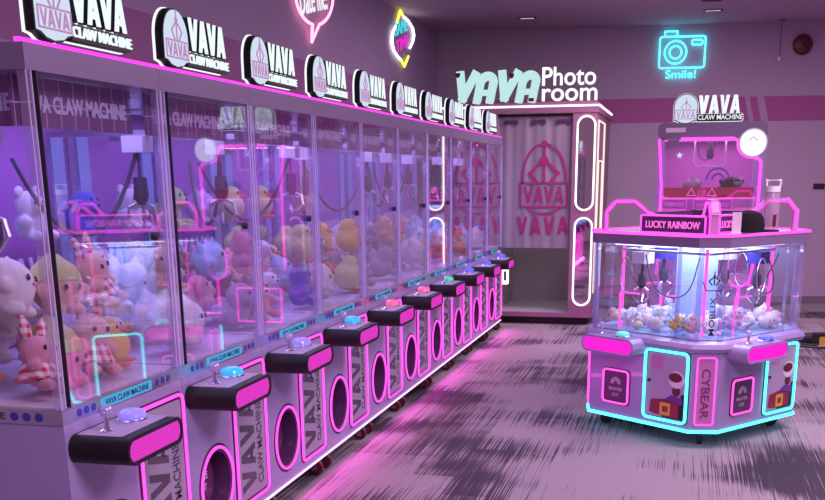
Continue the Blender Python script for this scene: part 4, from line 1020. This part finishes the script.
# tool and cord at the edge
tl = tag(empty('power_tool', (3.25, 8.05, 0), .1), 'yellow and black hand tool lying on the carpet past the island machine', 'tool')
MB().rbox(-.02, .20, .0, .11, -.06, .06, .03).build('case', M['rubber'], tl).rotation_euler = (PI/2, 0, 0)
MB().lathe([(.035, -.14), (.05, -.12), (.055, -.02)], (0, 0, .06), 'a', 16).build('nose', M['rubber'], tl)
MB().rbox(.05, .13, -.001, .08, -.066, .066, .02).build('band', M['yellow'], tl).rotation_euler = (PI/2, 0, 0)
MB().tube([(.20, 0, .05), (.28, .0, .03), (.32, -.10, .012), (.20, -.26, .010), (-.02, -.30, .010), (-.16, -.22, .010), (-.12, -.12, .010), (.02, -.15, .010)], .010).build('cord', M['rubber'], tl)

# ------------------------------------------------------------------ light and camera
w = bpy.data.worlds.new('room_light'); bpy.context.scene.world = w; w.use_nodes = True
w.node_tree.nodes['Background'].inputs[0].default_value = (.90, .46, .80, 1); w.node_tree.nodes['Background'].inputs[1].default_value = .26
for k, (x, y, e) in enumerate(((3.2, -1.5, 200), (3.6, 3.0, 150), (2.4, 7.8, 150))):  # added soft fill lamps for the room, without fittings on the ceiling
    ld = bpy.data.lights.new('room_fill', 'AREA'); ld.shape = 'RECTANGLE'; ld.size = 2.4; ld.size_y = 1.6; ld.energy = e; ld.color = (1., .69, .99)
    lo = bpy.data.objects.new('room_fill', ld); C.objects.link(lo); lo.location = (x, y, CEIL-.03)
for k, (y0, L, z) in enumerate(((4.25, 8.5, .094),)):       # added lamp that strengthens the neon's magenta glow on the floor
    ld = bpy.data.lights.new('floor_glow_fill', 'AREA'); ld.shape = 'RECTANGLE'; ld.size = .03; ld.size_y = L; ld.energy = 19; ld.color = (1., .06, .72)
    lo = bpy.data.objects.new('floor_glow_fill', ld); C.objects.link(lo); lo.location = (.03, y0, z); lo.rotation_euler = (0, -1.42, 0)
cam = bpy.data.cameras.new('camera'); co = bpy.data.objects.new('camera', cam); C.objects.link(co)
yaw, pitch, roll = .2355, .2781, -.0071
fw = Vector((-math.sin(yaw)*math.cos(pitch), math.cos(yaw)*math.cos(pitch), -math.sin(pitch))); rt = Vector((math.cos(yaw), math.sin(yaw), 0)); up = rt.cross(fw)
r2 = math.cos(roll)*rt + math.sin(roll)*up; u2 = -math.sin(roll)*rt + math.cos(roll)*up
mw = Matrix.Identity(4)
for i in range(3): mw[i][0] = r2[i]; mw[i][1] = u2[i]; mw[i][2] = -fw[i]
mw.translation = (1.9464, -2.945, 1.635); co.matrix_world = mw
cam.sensor_width = 36; cam.sensor_fit = 'HORIZONTAL'; cam.lens = 1039.0*36/825; cam.shift_x = (412.5-431.68)/825; cam.shift_y = (473.97-250)/825
cam.clip_start = .05
sc = bpy.context.scene; sc.camera = co
sc.view_settings.view_transform = 'Standard'; sc.view_settings.look = 'None'; sc.view_settings.gamma = 1; sc.view_settings.exposure = 0.
sc.cycles.transparent_max_bounces = 64; sc.cycles.max_bounces = 8; sc.cycles.glossy_bounces = 4; sc.cycles.sample_clamp_indirect = 4.
